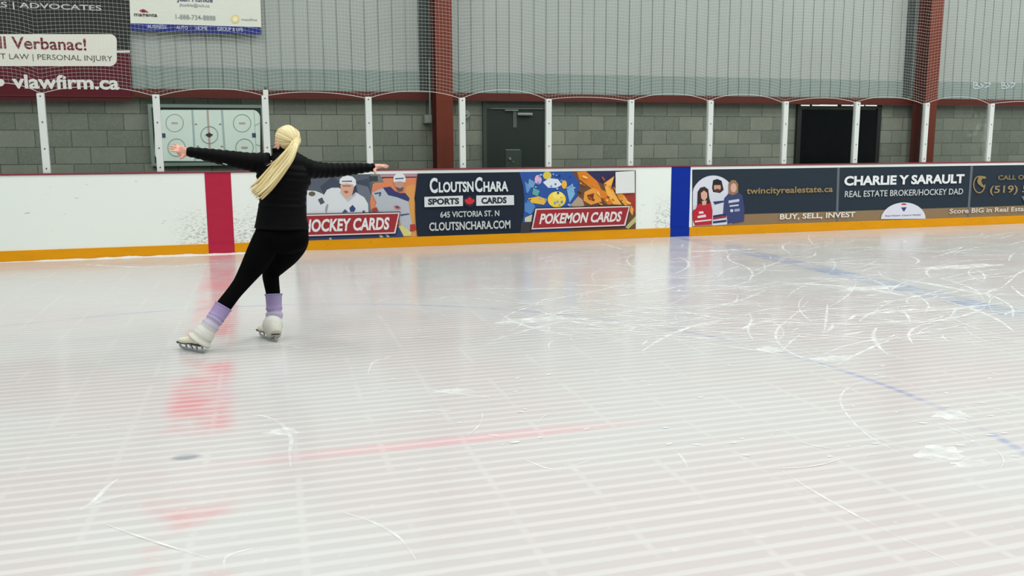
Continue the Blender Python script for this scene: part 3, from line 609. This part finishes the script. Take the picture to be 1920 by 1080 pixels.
tr = t.new('ShaderNodeBsdfTransparent'); tr.inputs[0].default_value = (.955, .975, .962, 1); gl = t.new('ShaderNodeBsdfGlossy'); gl.inputs['Roughness'].default_value = .04
fn = t.new('ShaderNodeFresnel'); fn.inputs[0].default_value = 1.45; mx = t.new('ShaderNodeMixShader')
sm = t.noise(t.pos()[0], 5, 4)
t.link(t.math('MULTIPLY', fn.outputs[0], t.math('MULTIPLY_ADD', sm, .15, .16)), mx.inputs[0]); t.link(tr.outputs[0], mx.inputs[1]); t.link(gl.outputs[0], mx.inputs[2]); t.link(mx.outputs[0], t.out.inputs[0])
GLASS = m
glass_labels = ['clear glass panel at the far left below the law banner', 'clear glass panel between the law banner post and the rink diagram post', 'clear glass panel in front of the rink diagram board', 'clear glass panel right of the skater head', 'clear glass panel in front of the electrical box and left red column', 'clear glass panel in front of the grey door',
                'clear glass panel first right of the grey door', 'clear glass panel second right of the grey door', 'clear glass panel third right of the grey door', 'clear glass panel over the left part of the black double door', 'clear glass panel between the black double door and right red column', 'clear glass panel just right of the right red column', 'clear glass panel at the far right end']
for i in range(len(POSTX)-1):
    o = obj('protective_screen', bxm(POSTX[i]+.0435, POSTX[i+1]-.0435, D+.066, D+.078, 1.07, PT-.02), GLASS)
    tag(o, glass_labels[i], 'glass', 'clear rink glass panels')
c = at(506, 166, D+.06)
r = empty('post_bracket', (POSTX[3], D+.06, PT)); tag(r, 'small white bracket box on top of the post by the skater head', 'bracket')
obj('bracket_box', bxm(POSTX[3]-.02, POSTX[3]+.045, D+.04, D+.09, PT, PT+.075, bev=.006), PW, r); obj('bracket_cap', bxm(POSTX[3]-.005, POSTX[3]+.03, D+.045, D+.085, PT+.075, PT+.11, bev=.004), SCR, r)

arch = [rnd.uniform(.055, .125) for _ in POSTX]
arch[1] = .10; arch[2] = .10; arch[3] = .06; arch[4] = .11; arch[5] = .12; arch[6] = .055; arch[7] = .10; arch[8] = .12; arch[9] = .075; arch[10] = .1; arch[11] = .13; arch[12] = .05
def net_pt(X, v):           # v: cord row measured up from the bottom rope
    i = 0
    while i < len(POSTX)-2 and X > POSTX[i+1]: i += 1
    s = min(1, max(0, (X-POSTX[i])/(POSTX[i+1]-POSTX[i]))); a = arch[i]
    dip = a*(1-abs(2*s-1)**2.2)
    z = PT-.012+v+dip*math.exp(-v*.75)+.012*math.sin(X*2.1+v*1.7)
    y = D+.112+.05*math.sin(X*3.7+v*.6)*(1-math.exp(-v*2))+.03*math.sin(X*8.3-v*2.1)*(1-math.exp(-v*2))
    return Vector((X, y, z))
bm = bmesh.new(); PITCHN = .047
def strand(P, r):
    prev = None
    for k, p in enumerate(P):
        d = (P[min(k+1, len(P)-1)]-P[max(0, k-1)]).normalized(); a = d.cross(Vector((0, 1, 0))).normalized(); b = Vector((0, 1, 0))
        ring = [bm.verts.new(p+a*r), bm.verts.new(p-a*r), bm.verts.new(p+b*r)]
        if prev:
            for q in range(3): bm.faces.new((prev[q], prev[(q+1) % 3], ring[(q+1) % 3], ring[q]))
        prev = ring
NETX = POSTX[0]-52*PITCHN; NX = int((POSTX[-1]-NETX)/PITCHN)
for j in range(0, 48):
    strand([net_pt(NETX+PITCHN*i, j*PITCHN) for i in range(0, NX+1)], .0034 if j == 0 else .0010)
for i in range(NX+1):
    strand([net_pt(NETX+PITCHN*i, j*PITCHN) for j in range(0, 48)], .0006)
tag(obj('safety_net', bm, mat('net_cord', (200, 206, 200), .8, .1)), 'pale safety netting hanging above the glass, tied to the posts', 'net')

# ------------------------------------------------------------------ skater
YS = 6.68
def S(x, y, dy=0.0): return at(x, y, YS+dy)
PXM = (S(531, 400)-S(530, 400)).length
def ring_at(P, T, ref, ra, rb, n):
    T = T.normalized(); a = (ref-T*ref.dot(T)).normalized(); b = T.cross(a)
    return [P+a*(ra*math.cos(2*math.pi*k/n))+b*(rb*math.sin(2*math.pi*k/n)) for k in range(n)]
def loft(bm, ctrl, ref=Vector((1, 0, 0)), n=24, sub=6, mod=None, vals=None, cap=True, rfun=None):
    """ctrl: (point, ra, rb); ra lies along ref, rb across; mod(t)->extra radius in metres"""
    P = crom([c[0] for c in ctrl], sub); R = crom([Vector((c[1], c[2], 0)) for c in ctrl], sub); L = len(P); prev = None; first = None; length = 0
    for i in range(L):
        T = P[min(i+1, L-1)]-P[max(i-1, 0)]
        if i: length += (P[i]-P[i-1]).length
        e = mod(length, i/(L-1)) if mod else 0
        pts = ring_at(P[i], T, ref, R[i].x+e, R[i].y+e, n)
        if rfun: pts = [P[i]+(q-P[i])*rfun(i/(L-1), 2*math.pi*k/n) for k, q in enumerate(pts)]
        row = [bm.verts.new(q) for q in pts]
        if vals is not None:
            for v in row: vals[v] = i/(L-1)
        if prev:
            for k in range(n): bm.faces.new((prev[k], prev[(k+1) % n], row[(k+1) % n], row[k]))
        else: first = row
        prev = row
    if cap: bm.faces.new(list(reversed(first))); bm.faces.new(prev)
def ball(bm, c, rx, ry, rz, rot=None, u=24, v=16):
    M = Matrix.Translation(c) @ (rot.to_4x4() if rot else Matrix()) @ Matrix.Diagonal((rx, ry, rz, 1))
    return bmesh.ops.create_uvsphere(bm, u_segments=u, v_segments=v, radius=1, matrix=M)['verts']
def fuse(bm, name, m, parent, voxel, smooth=4, factor=.5):
    bmesh.ops.recalc_face_normals(bm, faces=bm.faces)
    me = bpy.data.meshes.new('tmp'); bm.to_mesh(me); bm.free(); o = bpy.data.objects.new('tmp', me); COL.objects.link(o)
    r = o.modifiers.new('r', 'REMESH'); r.mode = 'VOXEL'; r.voxel_size = voxel
    if smooth: s = o.modifiers.new('s', 'SMOOTH'); s.factor = factor; s.iterations = smooth
    dg = bpy.context.evaluated_depsgraph_get(); dg.update(); out = bpy.data.meshes.new_from_object(o.evaluated_get(dg))
    bpy.data.objects.remove(o); bpy.data.meshes.remove(me)
    out.materials.clear()
    return obj(name, out, m, parent, True)

SKIN = mat('skin', (214, 158, 140), .5, .35, 0, .08, 14)
def hair_mat():
    m = bpy.data.materials.new('blonde_hair'); m.use_nodes = True; t = NT(m)
    at_ = t.new('ShaderNodeAttribute', attribute_name='strand')
    t.link(t.mix(at_.outputs['Fac'], lin((178, 152, 94)), lin((238, 224, 176))), t.b.inputs['Base Color']); t.b.inputs['Roughness'].default_value = .42; t.b.inputs['Specular IOR Level'].default_value = .4
    return m
HAIR = hair_mat()
def black(name, rgb, rough, spec, bump=0.0, sc=60):
    m = bpy.data.materials.new(name); m.use_nodes = True; t = NT(m); o, x, y, z = t.pos(); n = t.noise(o, sc, 4)
    t.link(t.mix(n, lin(rgb), lin(tuple(min(255, int(v*1.25+1)) for v in rgb))), t.b.inputs['Base Color']); t.b.inputs['Roughness'].default_value = rough; t.b.inputs['Specular IOR Level'].default_value = spec
    if bump: t.bump(n, bump, .004)
    return m
JACK = black('black_quilted_nylon', (7, 7, 8), .55, .06, .3, 22); LEGG = black('black_leggings_knit', (6, 6, 7), .9, .04)
sk = empty('person', ice(455, 650)); tag(sk, 'blonde skater seen from behind in a black puffer jacket and leggings, arms spread wide', 'person')

LA = [(500, 306, 0), (468, 303, -.01), (430, 297, -.02), (390, 290, -.02), (356, 284.5, -.02)]      # left arm axis
RA = [(568, 312, 0), (592, 318, .03), (625, 319, .07), (660, 317, .11), (697, 314.5, .14)]
HC = S(537.5, 264, -.02)
FD_ = Vector((-.50, .86, -.08)).normalized(); UPH = Vector((.08, -.02, 1)).normalized(); SD = FD_.cross(UPH).normalized(); UPH = SD.cross(FD_).normalized()
HROT = Matrix((SD, FD_, UPH)).transposed()
def hp(x, y, z): return HC+SD*x+FD_*y+UPH*z
# --- body (one surface: head, neck, trunk, limbs, hands)
bm = bmesh.new()
ball(bm, hp(0, -.012, .012), .074, .094, .092, HROT)                         # cranium
ball(bm, hp(0, .045, -.045), .058, .052, .072, HROT)                         # face
ball(bm, hp(0, .066, -.100), .030, .028, .024, HROT)                         # chin
ball(bm, hp(0, .102, -.040), .011, .020, .020, HROT); ball(bm, hp(0, .112, -.052), .013, .014, .010, HROT)   # nose
ball(bm, hp(0, .088, .006), .048, .016, .012, HROT)                          # brow
for s in (-1, 1):
    ball(bm, hp(.038*s, .072, -.046), .022, .020, .018, HROT)                # cheeks
    ball(bm, hp(.076*s, -.004, -.036), .010, .020, .032, HROT)               # ears
ball(bm, hp(0, .092, -.074), .022, .010, .006, HROT); ball(bm, hp(0, .090, -.084), .019, .010, .007, HROT)   # lips
loft(bm, [(S(529, 300, .0), .06, .055), (S(531, 284, -.01), .05, .05), (S(535, 268, -.01), .05, .052)], n=16)
loft(bm, [(S(530, 440), .15, .11), (S(529, 415), .145, .10), (S(530, 375), .135, .095), (S(531, 340), .155, .105), (S(533, 315), .16, .10), (S(533, 300), .12, .08), (S(531, 288), .06, .06)], n=28)
for arm in (LA, RA):
    loft(bm, [(S(*p), r, r) for p, r in zip(arm, (.05, .046, .042, .036, .027))], ref=Vector((0, 0, 1)), n=16)
LL = [(510, 432, 0), (497, 458, .0), (480, 490, .0), (465, 513, .0), (452, 532, -.02), (437, 551, -.05), (418, 576, -.09), (396, 606, -.13), (376, 634, -.15)]
LR = (.105, .103, .092, .074, .060, .054, .055, .046, .04)
RL = [(549, 432, 0), (551, 452, .04), (538, 474, .13), (518, 497, .22), (508, 513, .24), (509, 530, .20), (512, 551, .17), (513, 580, .14), (512, 604, .12)]
RR = (.105, .105, .098, .080, .064, .058, .052, .044, .040)
for leg, rr in ((LL, LR), (RL, RR)): loft(bm, [(S(*p), r-.006, r-.006) for p, r in zip(leg, rr)], n=20)
def finger(pts, r0):
    loft(bm, [(p, r0*(1-.10*i), r0*(1-.10*i)) for i, p in enumerate(pts)], ref=Vector((0, .3, 1)), n=10, sub=3)
    ball(bm, pts[-1], r0*.72, r0*.72, r0*.72, None, 10, 8)
# left hand: back of the hand to us, fingers fanned out to the left, thumb down
loft(bm, [(S(353, 284.5, -.02), .026, .020), (S(346, 284.5, -.02), .030, .016), (S(338, 281.5, -.02), .038, .014), (S(334.5, 280, -.02), .034, .012)], ref=Vector((0, 0, 1)), n=16)
for a, b, c, d in (((337, 276, .0), (332.5, 272.5, .01), (328.5, 270.2, .02), (325.5, 268.8, .025)), ((335.5, 278, -.01), (328, 275.6, -.005), (321, 274.4, .0), (316.2, 274, .01)),
                   ((335, 281, -.02), (328, 279.2, -.03), (321.5, 278.2, -.03), (317, 278, -.02)), ((336, 284.5, -.03), (330, 283.8, -.04), (324.5, 283.2, -.045), (320.5, 283, -.04))):
    finger([S(*a), S(*b), S(*c), S(*d)], .0082)
loft(bm, [(S(349, 288, -.02), .017, .015), (S(345, 291.5, -.03), .014, .013), (S(340.5, 295, -.04), .011, .011), (S(336.8, 297.6, -.045), .008, .008)], ref=Vector((0, 0, 1)), n=10)
# right hand: palm down, seen edge on, fingers to the right
dyr = .14
loft(bm, [(S(700, 313.5, dyr), .022, .027), (S(707, 312, dyr), .019, .034), (S(713, 311, dyr), .015, .040), (S(716, 311, dyr), .012, .038)], ref=Vector((0, 0, 1)), n=16)
for a, b, c, d in (((714, 310.3, dyr+.03), (719, 309.6, dyr+.035), (723, 310.6, dyr+.04), (726, 312, dyr+.04)), ((714.5, 310.4, dyr+.01), (720, 309.2, dyr+.012), (724.5, 310.2, dyr+.014), (728, 311.6, dyr+.015)),
                   ((714.5, 311.4, dyr-.012), (720, 310.8, dyr-.014), (724, 312, dyr-.014), (727, 313.6, dyr-.014)), ((714, 312.4, dyr-.034), (718, 312.4, dyr-.038), (721.5, 313.6, dyr-.04), (724, 315, dyr-.04))):
    finger([S(*a), S(*b), S(*c), S(*d)], .0090)
loft(bm, [(S(703, 315.5, dyr-.02), .016, .015), (S(702.5, 319.5, dyr-.04), .013, .013), (S(703, 323, dyr-.05), .011, .011), (S(704.5, 326, dyr-.055), .008, .008)], ref=Vector((1, 0, 0)), n=10)
body = fuse(bm, 'body', SKIN, sk, .0052, 2, .4)
for s in (-1, 1):
    bm = bmesh.new(); ball(bm, hp(.032*s, .085, -.012), .012, .009, .008, HROT, 12, 8)
    obj('eye', bm, mat('eye_white', (230, 228, 222), .3, .5), sk, True)
# --- leggings
bm = bmesh.new()
loft(bm, [(S(529, 408), .165, .115), (S(529.5, 424), .182, .125), (S(530.5, 440, .0), .180, .135), (S(531, 456, .01), .150, .125), (S(530, 470, .02), .09, .09)], n=36)
for leg, rr in ((LL, LR), (RL, RR)): loft(bm, [(S(*p), r, r) for p, r in list(zip(leg, rr))[:8]], n=24)
ball(bm, S(553, 446, -.02), .098, .115, .10); ball(bm, S(511, 444, -.03), .098, .11, .10)
fuse(bm, 'leggings', LEGG, sk, .008, 8)
# --- jacket
def quilt(l, t_): return .0065*abs(math.sin(math.pi*l/.046))-.003
bm = bmesh.new()
tor = [(528.5, 428, 51, .152), (528.6, 423, 50.5, .150), (528.6, 410, 47.5, .142), (529.5, 392, 45, .134), (530, 375, 43.5, .128), (530.5, 350, 47, .134), (532, 335, 51, .138), (533.5, 318, 49, .13), (534.5, 304, 41, .108), (532, 293, 28, .085), (529, 284, 19.5, .072), (528, 276.5, 17.5, .068)]
loft(bm, [(S(x, y), hw*PXM, rb) for x, y, hw, rb in tor], n=56, sub=14, mod=lambda l, t_: quilt(l, t_) if l > .15 else .001)
arm_r = (.074, .062, .054, .047, .036)
lw = [(S(505, 308), .080, .075), (S(487, 306), .074, .068), (S(468, 303.5, -.01), .064, .060), (S(430, 297.5, -.02), .056, .054), (S(390, 290.5, -.02), .044, .044), (S(362, 285.8, -.02), .035, .037), (S(349.5, 284.5, -.02), .031, .034)]
rw = [(S(562, 312), .078, .072), (S(580, 317), .068, .064), (S(600, 319, .04), .057, .057), (S(630, 319, .08), .050, .050), (S(665, 316.5, .115), .041, .042), (S(690, 314.6, .13), .032, .036), (S(701, 314, .14), .029, .034)]
for ar in (lw, rw): loft(bm, ar, ref=Vector((0, 0, 1)), n=40, sub=12, mod=quilt)
jk = fuse(bm, 'jacket', JACK, sk, .0055, 2, .4)
# hem band and collar rim and cuffs as parts
bm = bmesh.new()
loft(bm, [(S(528.5, 422.5), 50.6*PXM, .151), (S(528.5, 428.5), 50.4*PXM, .151)], n=56, sub=4, mod=lambda l, t_: .003*math.sin(math.pi*t_)); obj('jacket_hem', bm, JACK, sk, True)
bm = bmesh.new(); ballv = None
zp = [S(426, 309, -.075), S(418, 306.5, -.07)]
loft(bm, [(zp[0], .004, .003), (zp[1], .004, .003)], n=8, sub=2); obj('sleeve_tag', bm, mat('silver_print', (170, 172, 172), .4, .5, .4), sk)
# --- hair: strands drawn back to a tie at the right of the nape
TIE = S(553.5, 266.5, -.115); AX = (HC+UPH*.01-TIE); AXN = AX.normalized(); C0 = hp(0, -.012, .012)
e1 = AXN.cross(UPH).normalized(); e2 = e1.cross(AXN)
bm = bmesh.new(); NA, NP = 120, 30; rows = []; sval = {}
rs = random.Random(11); ridge = [rs.random() for _ in range(NA)]
def ell_hit(dr):      # surface of the cranium ellipsoid, slightly enlarged
    a = Vector((dr.dot(SD)/.084, dr.dot(FD_)/.103, dr.dot(UPH)/.096)); return C0+dr*(1/a.length)
pole_dir = (TIE-C0).normalized(); AXN = -pole_dir; e1 = AXN.cross(UPH).normalized(); e2 = e1.cross(AXN)
for j in range(NP+1):
    th = math.pi*j/NP*.97; row = []
    for i in range(NA):
        ph = 2*math.pi*i/NA; dr = pole_dir*math.cos(th)+(e1*math.cos(ph)+e2*math.sin(ph))*math.sin(th)
        p = ell_hit(dr); p = p+dr*(.003*(ridge[i]-.5)*min(1, th*1.5)+.002*math.sin(ph*9))
        if th < .45: p = p+(TIE-p)*((.45-th)/.45)**1.5*.9
        v = bm.verts.new(p); sval[v] = .25+.75*(.5*ridge[i]+.5*ridge[(i*7+j//9) % NA]); row.append(v)
    rows.append(row)
def bare(v):           # leave face, ears and nape uncovered
    d = v.co-HC; x, y, z = d.dot(SD), d.dot(FD_), d.dot(UPH)
    return (y > .030 and z < .055-.25*max(0, .06-y)) or (y > -.02 and z < -.022) or z < -.062
for j in range(NP):
    for i in range(NA):
        q = (rows[j][i], rows[j][(i+1) % NA], rows[j+1][(i+1) % NA], rows[j+1][i])
        if sum(bare(v) for v in q) < 2: bm.faces.new(q)
bmesh.ops.delete(bm, geom=[v for v in bm.verts if not v.link_faces], context='VERTS')
bmesh.ops.recalc_face_normals(bm, faces=bm.faces)
def strands(bm, vals, name, parent, thick=None):
    bm.verts.ensure_lookup_table(); vv = [vals.get(v, .5) for v in bm.verts]
    o = obj(name, bm, HAIR, parent, True); at_ = o.data.attributes.new('strand', 'FLOAT', 'POINT'); at_.data.foreach_set('value', vv)
    if thick:
        s = o.modifiers.new('s', 'SOLIDIFY'); s.thickness = thick; s.offset = -1
    return o
strands(bm, sval, 'hair', sk, .012)
bm = bmesh.new(); loft(bm, [(TIE+Vector((.012, .012, .012)), .030, .026), (TIE+Vector((.0, -.006, -.006)), .028, .024), (TIE+Vector((-.012, -.018, -.024)), .024, .02)], n=20, sub=4, mod=lambda l, t_: .003*math.sin(t_*14)); 
vals = {v: .75 for v in bm.verts}; strands(bm, vals, 'hair_tie', sk)
bm = bmesh.new(); pv = {}
pp = [(553.5, 267, -.13), (550, 276, -.165), (541, 292, -.185), (528, 309, -.19), (513, 328, -.20), (498, 346, -.215), (484, 360, -.225), (475, 367, -.23)]
pw = [.018, .024, .036, .042, .045, .046, .046, .044]
PP = [S(*p) for p in pp]
for k in range(64):
    a = rs.uniform(0, 2*math.pi); r = math.sqrt(rs.random()); tw = rs.uniform(-.5, .5); endi = rs.choice((4.6, 5.2, 5.6, 6.0, 6.4, 6.8, 7)); pts = []; j1, j2 = rs.uniform(-1, 1), rs.uniform(-1, 1)
    for i, p in enumerate(PP):
        if i > endi: 
            pts.append(p.lerp(PP[i-1], .0 if endi > 6.9 else (i-endi)) if i-endi < 1 else None); 
            if pts[-1] is None: pts.pop(); break
        else: pts.append(p.copy())
        T = (PP[min(i+1, 7)]-PP[max(i-1, 0)]).normalized(); sd = T.cross(Vector((0, 1, 0))).normalized(); bk = Vector((0, 1, 0)); sp = 1+.25*(i > 5)*j1
        pts[-1] += sd*(math.cos(a+tw*i*.3)*r*pw[i]*sp)+bk*(math.sin(a+tw*i*.3)*r*pw[i]*.5)+sd*(.004*j2*i*.5)
    n0 = len(bm.verts); rad = rs.uniform(.0055, .0095); before = set(bm.verts)
    L = len(pts); loft(bm, [(p, rad*(1 if i < L-2 else (.7 if i == L-2 else .22)), rad*(1 if i < L-2 else (.7 if i == L-2 else .22))) for i, p in enumerate(pts)], ref=Vector((0, 1, 0)), n=7, sub=3)
    sv = rs.random()
    for v in bm.verts:
        if v not in before: pv[v] = sv
strands(bm, pv, 'ponytail', sk)
# loose wisps
for pts in ([(548, 278, -.17), (530, 300, -.17), (510, 318, -.16), (490, 330, -.15)], [(549, 276, -.17), (524, 296, -.165), (500, 311, -.15)], [(556, 268, -.12), (557, 274, -.12), (556, 281, -.11)]):
    bm = bmesh.new(); loft(bm, [(S(*p), .0022, .0022) for p in pts], ref=Vector((0, 1, 0)), n=5, sub=4)
    strands(bm, {v: .6 for v in bm.verts}, 'loose_strand', sk)

# --- leg warmers (dip dyed lilac to white)
def warm_mat():
    m = bpy.data.materials.new('dip_dyed_knit'); m.use_nodes = True; t = NT(m); o, x, y, z = t.pos()
    a = t.new('ShaderNodeAttribute', attribute_name='along'); cr = t.new('ShaderNodeValToRGB'); t.link(a.outputs['Fac'], cr.inputs[0])
    e = cr.color_ramp.elements; e[0].position = .0; e[0].color = (*lin((150, 134, 178)), 1); e[1].position = 1; e[1].color = (*lin((204, 204, 186)), 1)
    for p, c in ((.30, (154, 140, 180)), (.50, (182, 174, 192)), (.62, (204, 204, 198))): q = e.new(p); q.color = (*lin(c), 1)
    t.link(t.mix(t.math('MULTIPLY', t.noise(o, 90, 3), .25), cr.outputs[0], lin((120, 112, 130))), t.b.inputs['Base Color']); t.b.inputs['Roughness'].default_value = .95; t.b.inputs['Specular IOR Level'].default_value = .1
    t.bump(t.noise(o, 160, 2), .3, .003); return m
WARM = warm_mat()
def warmer(ctrl, folds, ref):
    bm = bmesh.new(); vals = {}
    def md(l, t_):
        e = 0
        for c, w, a in folds: e += a*math.exp(-((t_-c)/w)**2)
        return e+(.0035 if t_ < .03 else 0)
    loft(bm, ctrl, ref=ref, n=36, sub=12, mod=md, vals=vals, rfun=lambda t_, a: 1+.012*math.sin(18*a)*(t_ > .55)+.02*math.sin(2*a+t_*30)*(.3 < t_ < .75))
    bmesh.ops.recalc_face_normals(bm, faces=bm.faces)
    vv = [vals.get(v, 1.0) for v in bm.verts]; o = obj('leg_warmer', bm, WARM, sk, True); a = o.data.attributes.new('along', 'FLOAT', 'POINT'); a.data.foreach_set('value', vv); return o
warmer([(S(419.5, 573.5, -.088), .061, .061), (S(412, 585, -.098), .060, .060), (S(404, 597, -.115), .056, .058), (S(396, 608, -.13), .058, .06), (S(387, 620, -.14), .066, .068), (S(379, 631, -.15), .076, .078), (S(372.5, 640, -.15), .084, .085)],
       [(.30, .03, .004), (.38, .025, .006), (.45, .022, -.004), (.52, .03, .005), (.63, .03, -.004), (.86, .03, -.005), (.95, .035, .006)], Vector((1, 0, 0)))
warmer([(S(513, 551, .17), .061, .061), (S(513.5, 564, .16), .058, .058), (S(514, 577, .15), .056, .056), (S(514.5, 588, .14), .058, .060), (S(513, 601, .125), .066, .070), (S(511.5, 611, .085), .073, .092), (S(514, 621, .05), .060, .088), (S(516, 628.5, .03), .046, .078)],
       [(.0, .02, .003), (.30, .035, .005), (.38, .02, -.004), (.44, .03, .004), (.52, .025, -.003)], Vector((1, 0, 0)))

# --- skates
BOOT = mat('cream_boot_leather', (214, 208, 188), .45, .35, 0, .08, 20); SOLE = mat('dark_heel_sole', (66, 52, 50), .5, .3); BLADE = mat('polished_blade_steel', (168, 172, 176), .22, .5, .9); BLD2 = mat('blade_plate_steel', (84, 82, 84), .3, .5, .8)
def skate(toe, heel, U, ankle, lab):
    L = (toe-heel); L.z = 0; Ln = .285; mid = (toe+heel)/2; L.normalize(); U = (U-L*U.dot(L)).normalized(); N = L.cross(U)
    def q(l, u, n): return mid+L*l+U*u+N*n
    bo_ = bmesh.new()
    loft(bo_, [(q(-.125, .075, 0), .020, .018), (q(-.105, .085, 0), .034, .036), (q(-.05, .085, 0), .036, .036), (q(.01, .075, 0), .041, .030), (q(.07, .068, 0), .043, .026), (q(.115, .064, 0), .034, .021), (q(.138, .061, 0), .014, .012)], ref=N, n=24)
    loft(bo_, [(q(-.075, .07, 0), .04, .05), (q(-.075, .13, 0), .038, .05), (q(-.07, .13, 0)*.4+ankle*.6, .038, .044), (ankle, .038, .042)], ref=N, n=24)
    b = fuse(bo_, 'skate_boot', BOOT, sk, .006, 4); b['label'] = lab
    bm = bmesh.new()
    def slab(pts, th, ex=0):
        lo = [bm.verts.new(q(l, u, -th)) for l, u in pts]; hi = [bm.verts.new(q(l, u, th)) for l, u in pts]; k = len(pts)
        for i in range(k): bm.faces.new((lo[i], lo[(i+1) % k], hi[(i+1) % k], hi[i]))
        bm.faces.new(list(reversed(lo))); bm.faces.new(hi)
    slab([(-.125, .052), (-.04, .052), (-.04, .066), (-.125, .066)], .032); slab([(-.04, .056), (.01, .050), (.125, .046), (.138, .056), (.125, .052), (-.04, .064)], .034)
    bmesh.ops.recalc_face_normals(bm, faces=bm.faces); obj('sole', bm, SOLE, b)
    bm = bmesh.new()
    run = [(-.15, .004), (-.10, .0), (.0, .0), (.09, .001), (.125, .006), (.142, .016), (.150, .030), (.142, .034), (.130, .024), (.10, .020), (-.10, .020), (-.15, .018)]
    slab(run, .0032)
    for a_, c_ in (((.135, .03), (.115, .05)), ((.115, .048), (.075, .050)), ((.075, .050), (.062, .02)), ((-.06, .02), (-.045, .052)), ((-.115, .052), (-.125, .018)), ((-.01, .018), (.03, .05))):
        d = Vector((c_[0]-a_[0], c_[1]-a_[1])).normalized(); n_ = Vector((-d.y, d.x))*.0065
        slab([(a_[0]+n_.x, a_[1]+n_.y), (c_[0]+n_.x, c_[1]+n_.y), (c_[0]-n_.x, c_[1]-n_.y), (a_[0]-n_.x, a_[1]-n_.y)], .004)
    slab([(-.125, .048), (-.04, .048), (-.04, .052), (-.125, .052)], .028); slab([(.05, .044), (.135, .042), (.135, .047), (.05, .050)], .030)
    bmesh.ops.recalc_face_normals(bm, faces=bm.faces); obj('blade', bm, BLADE, b)
    return b
skate(ice(336, 653), ice(384, 663.5), Vector((.10, -.02, 1)), S(376, 632, -.15), 'cream skate boot on the trailing left foot')
skate(ice(486, 630), ice(519, 642), Vector((.12, -.05, 1)), S(512, 606, .12), 'cream skate boot under the bent right leg')
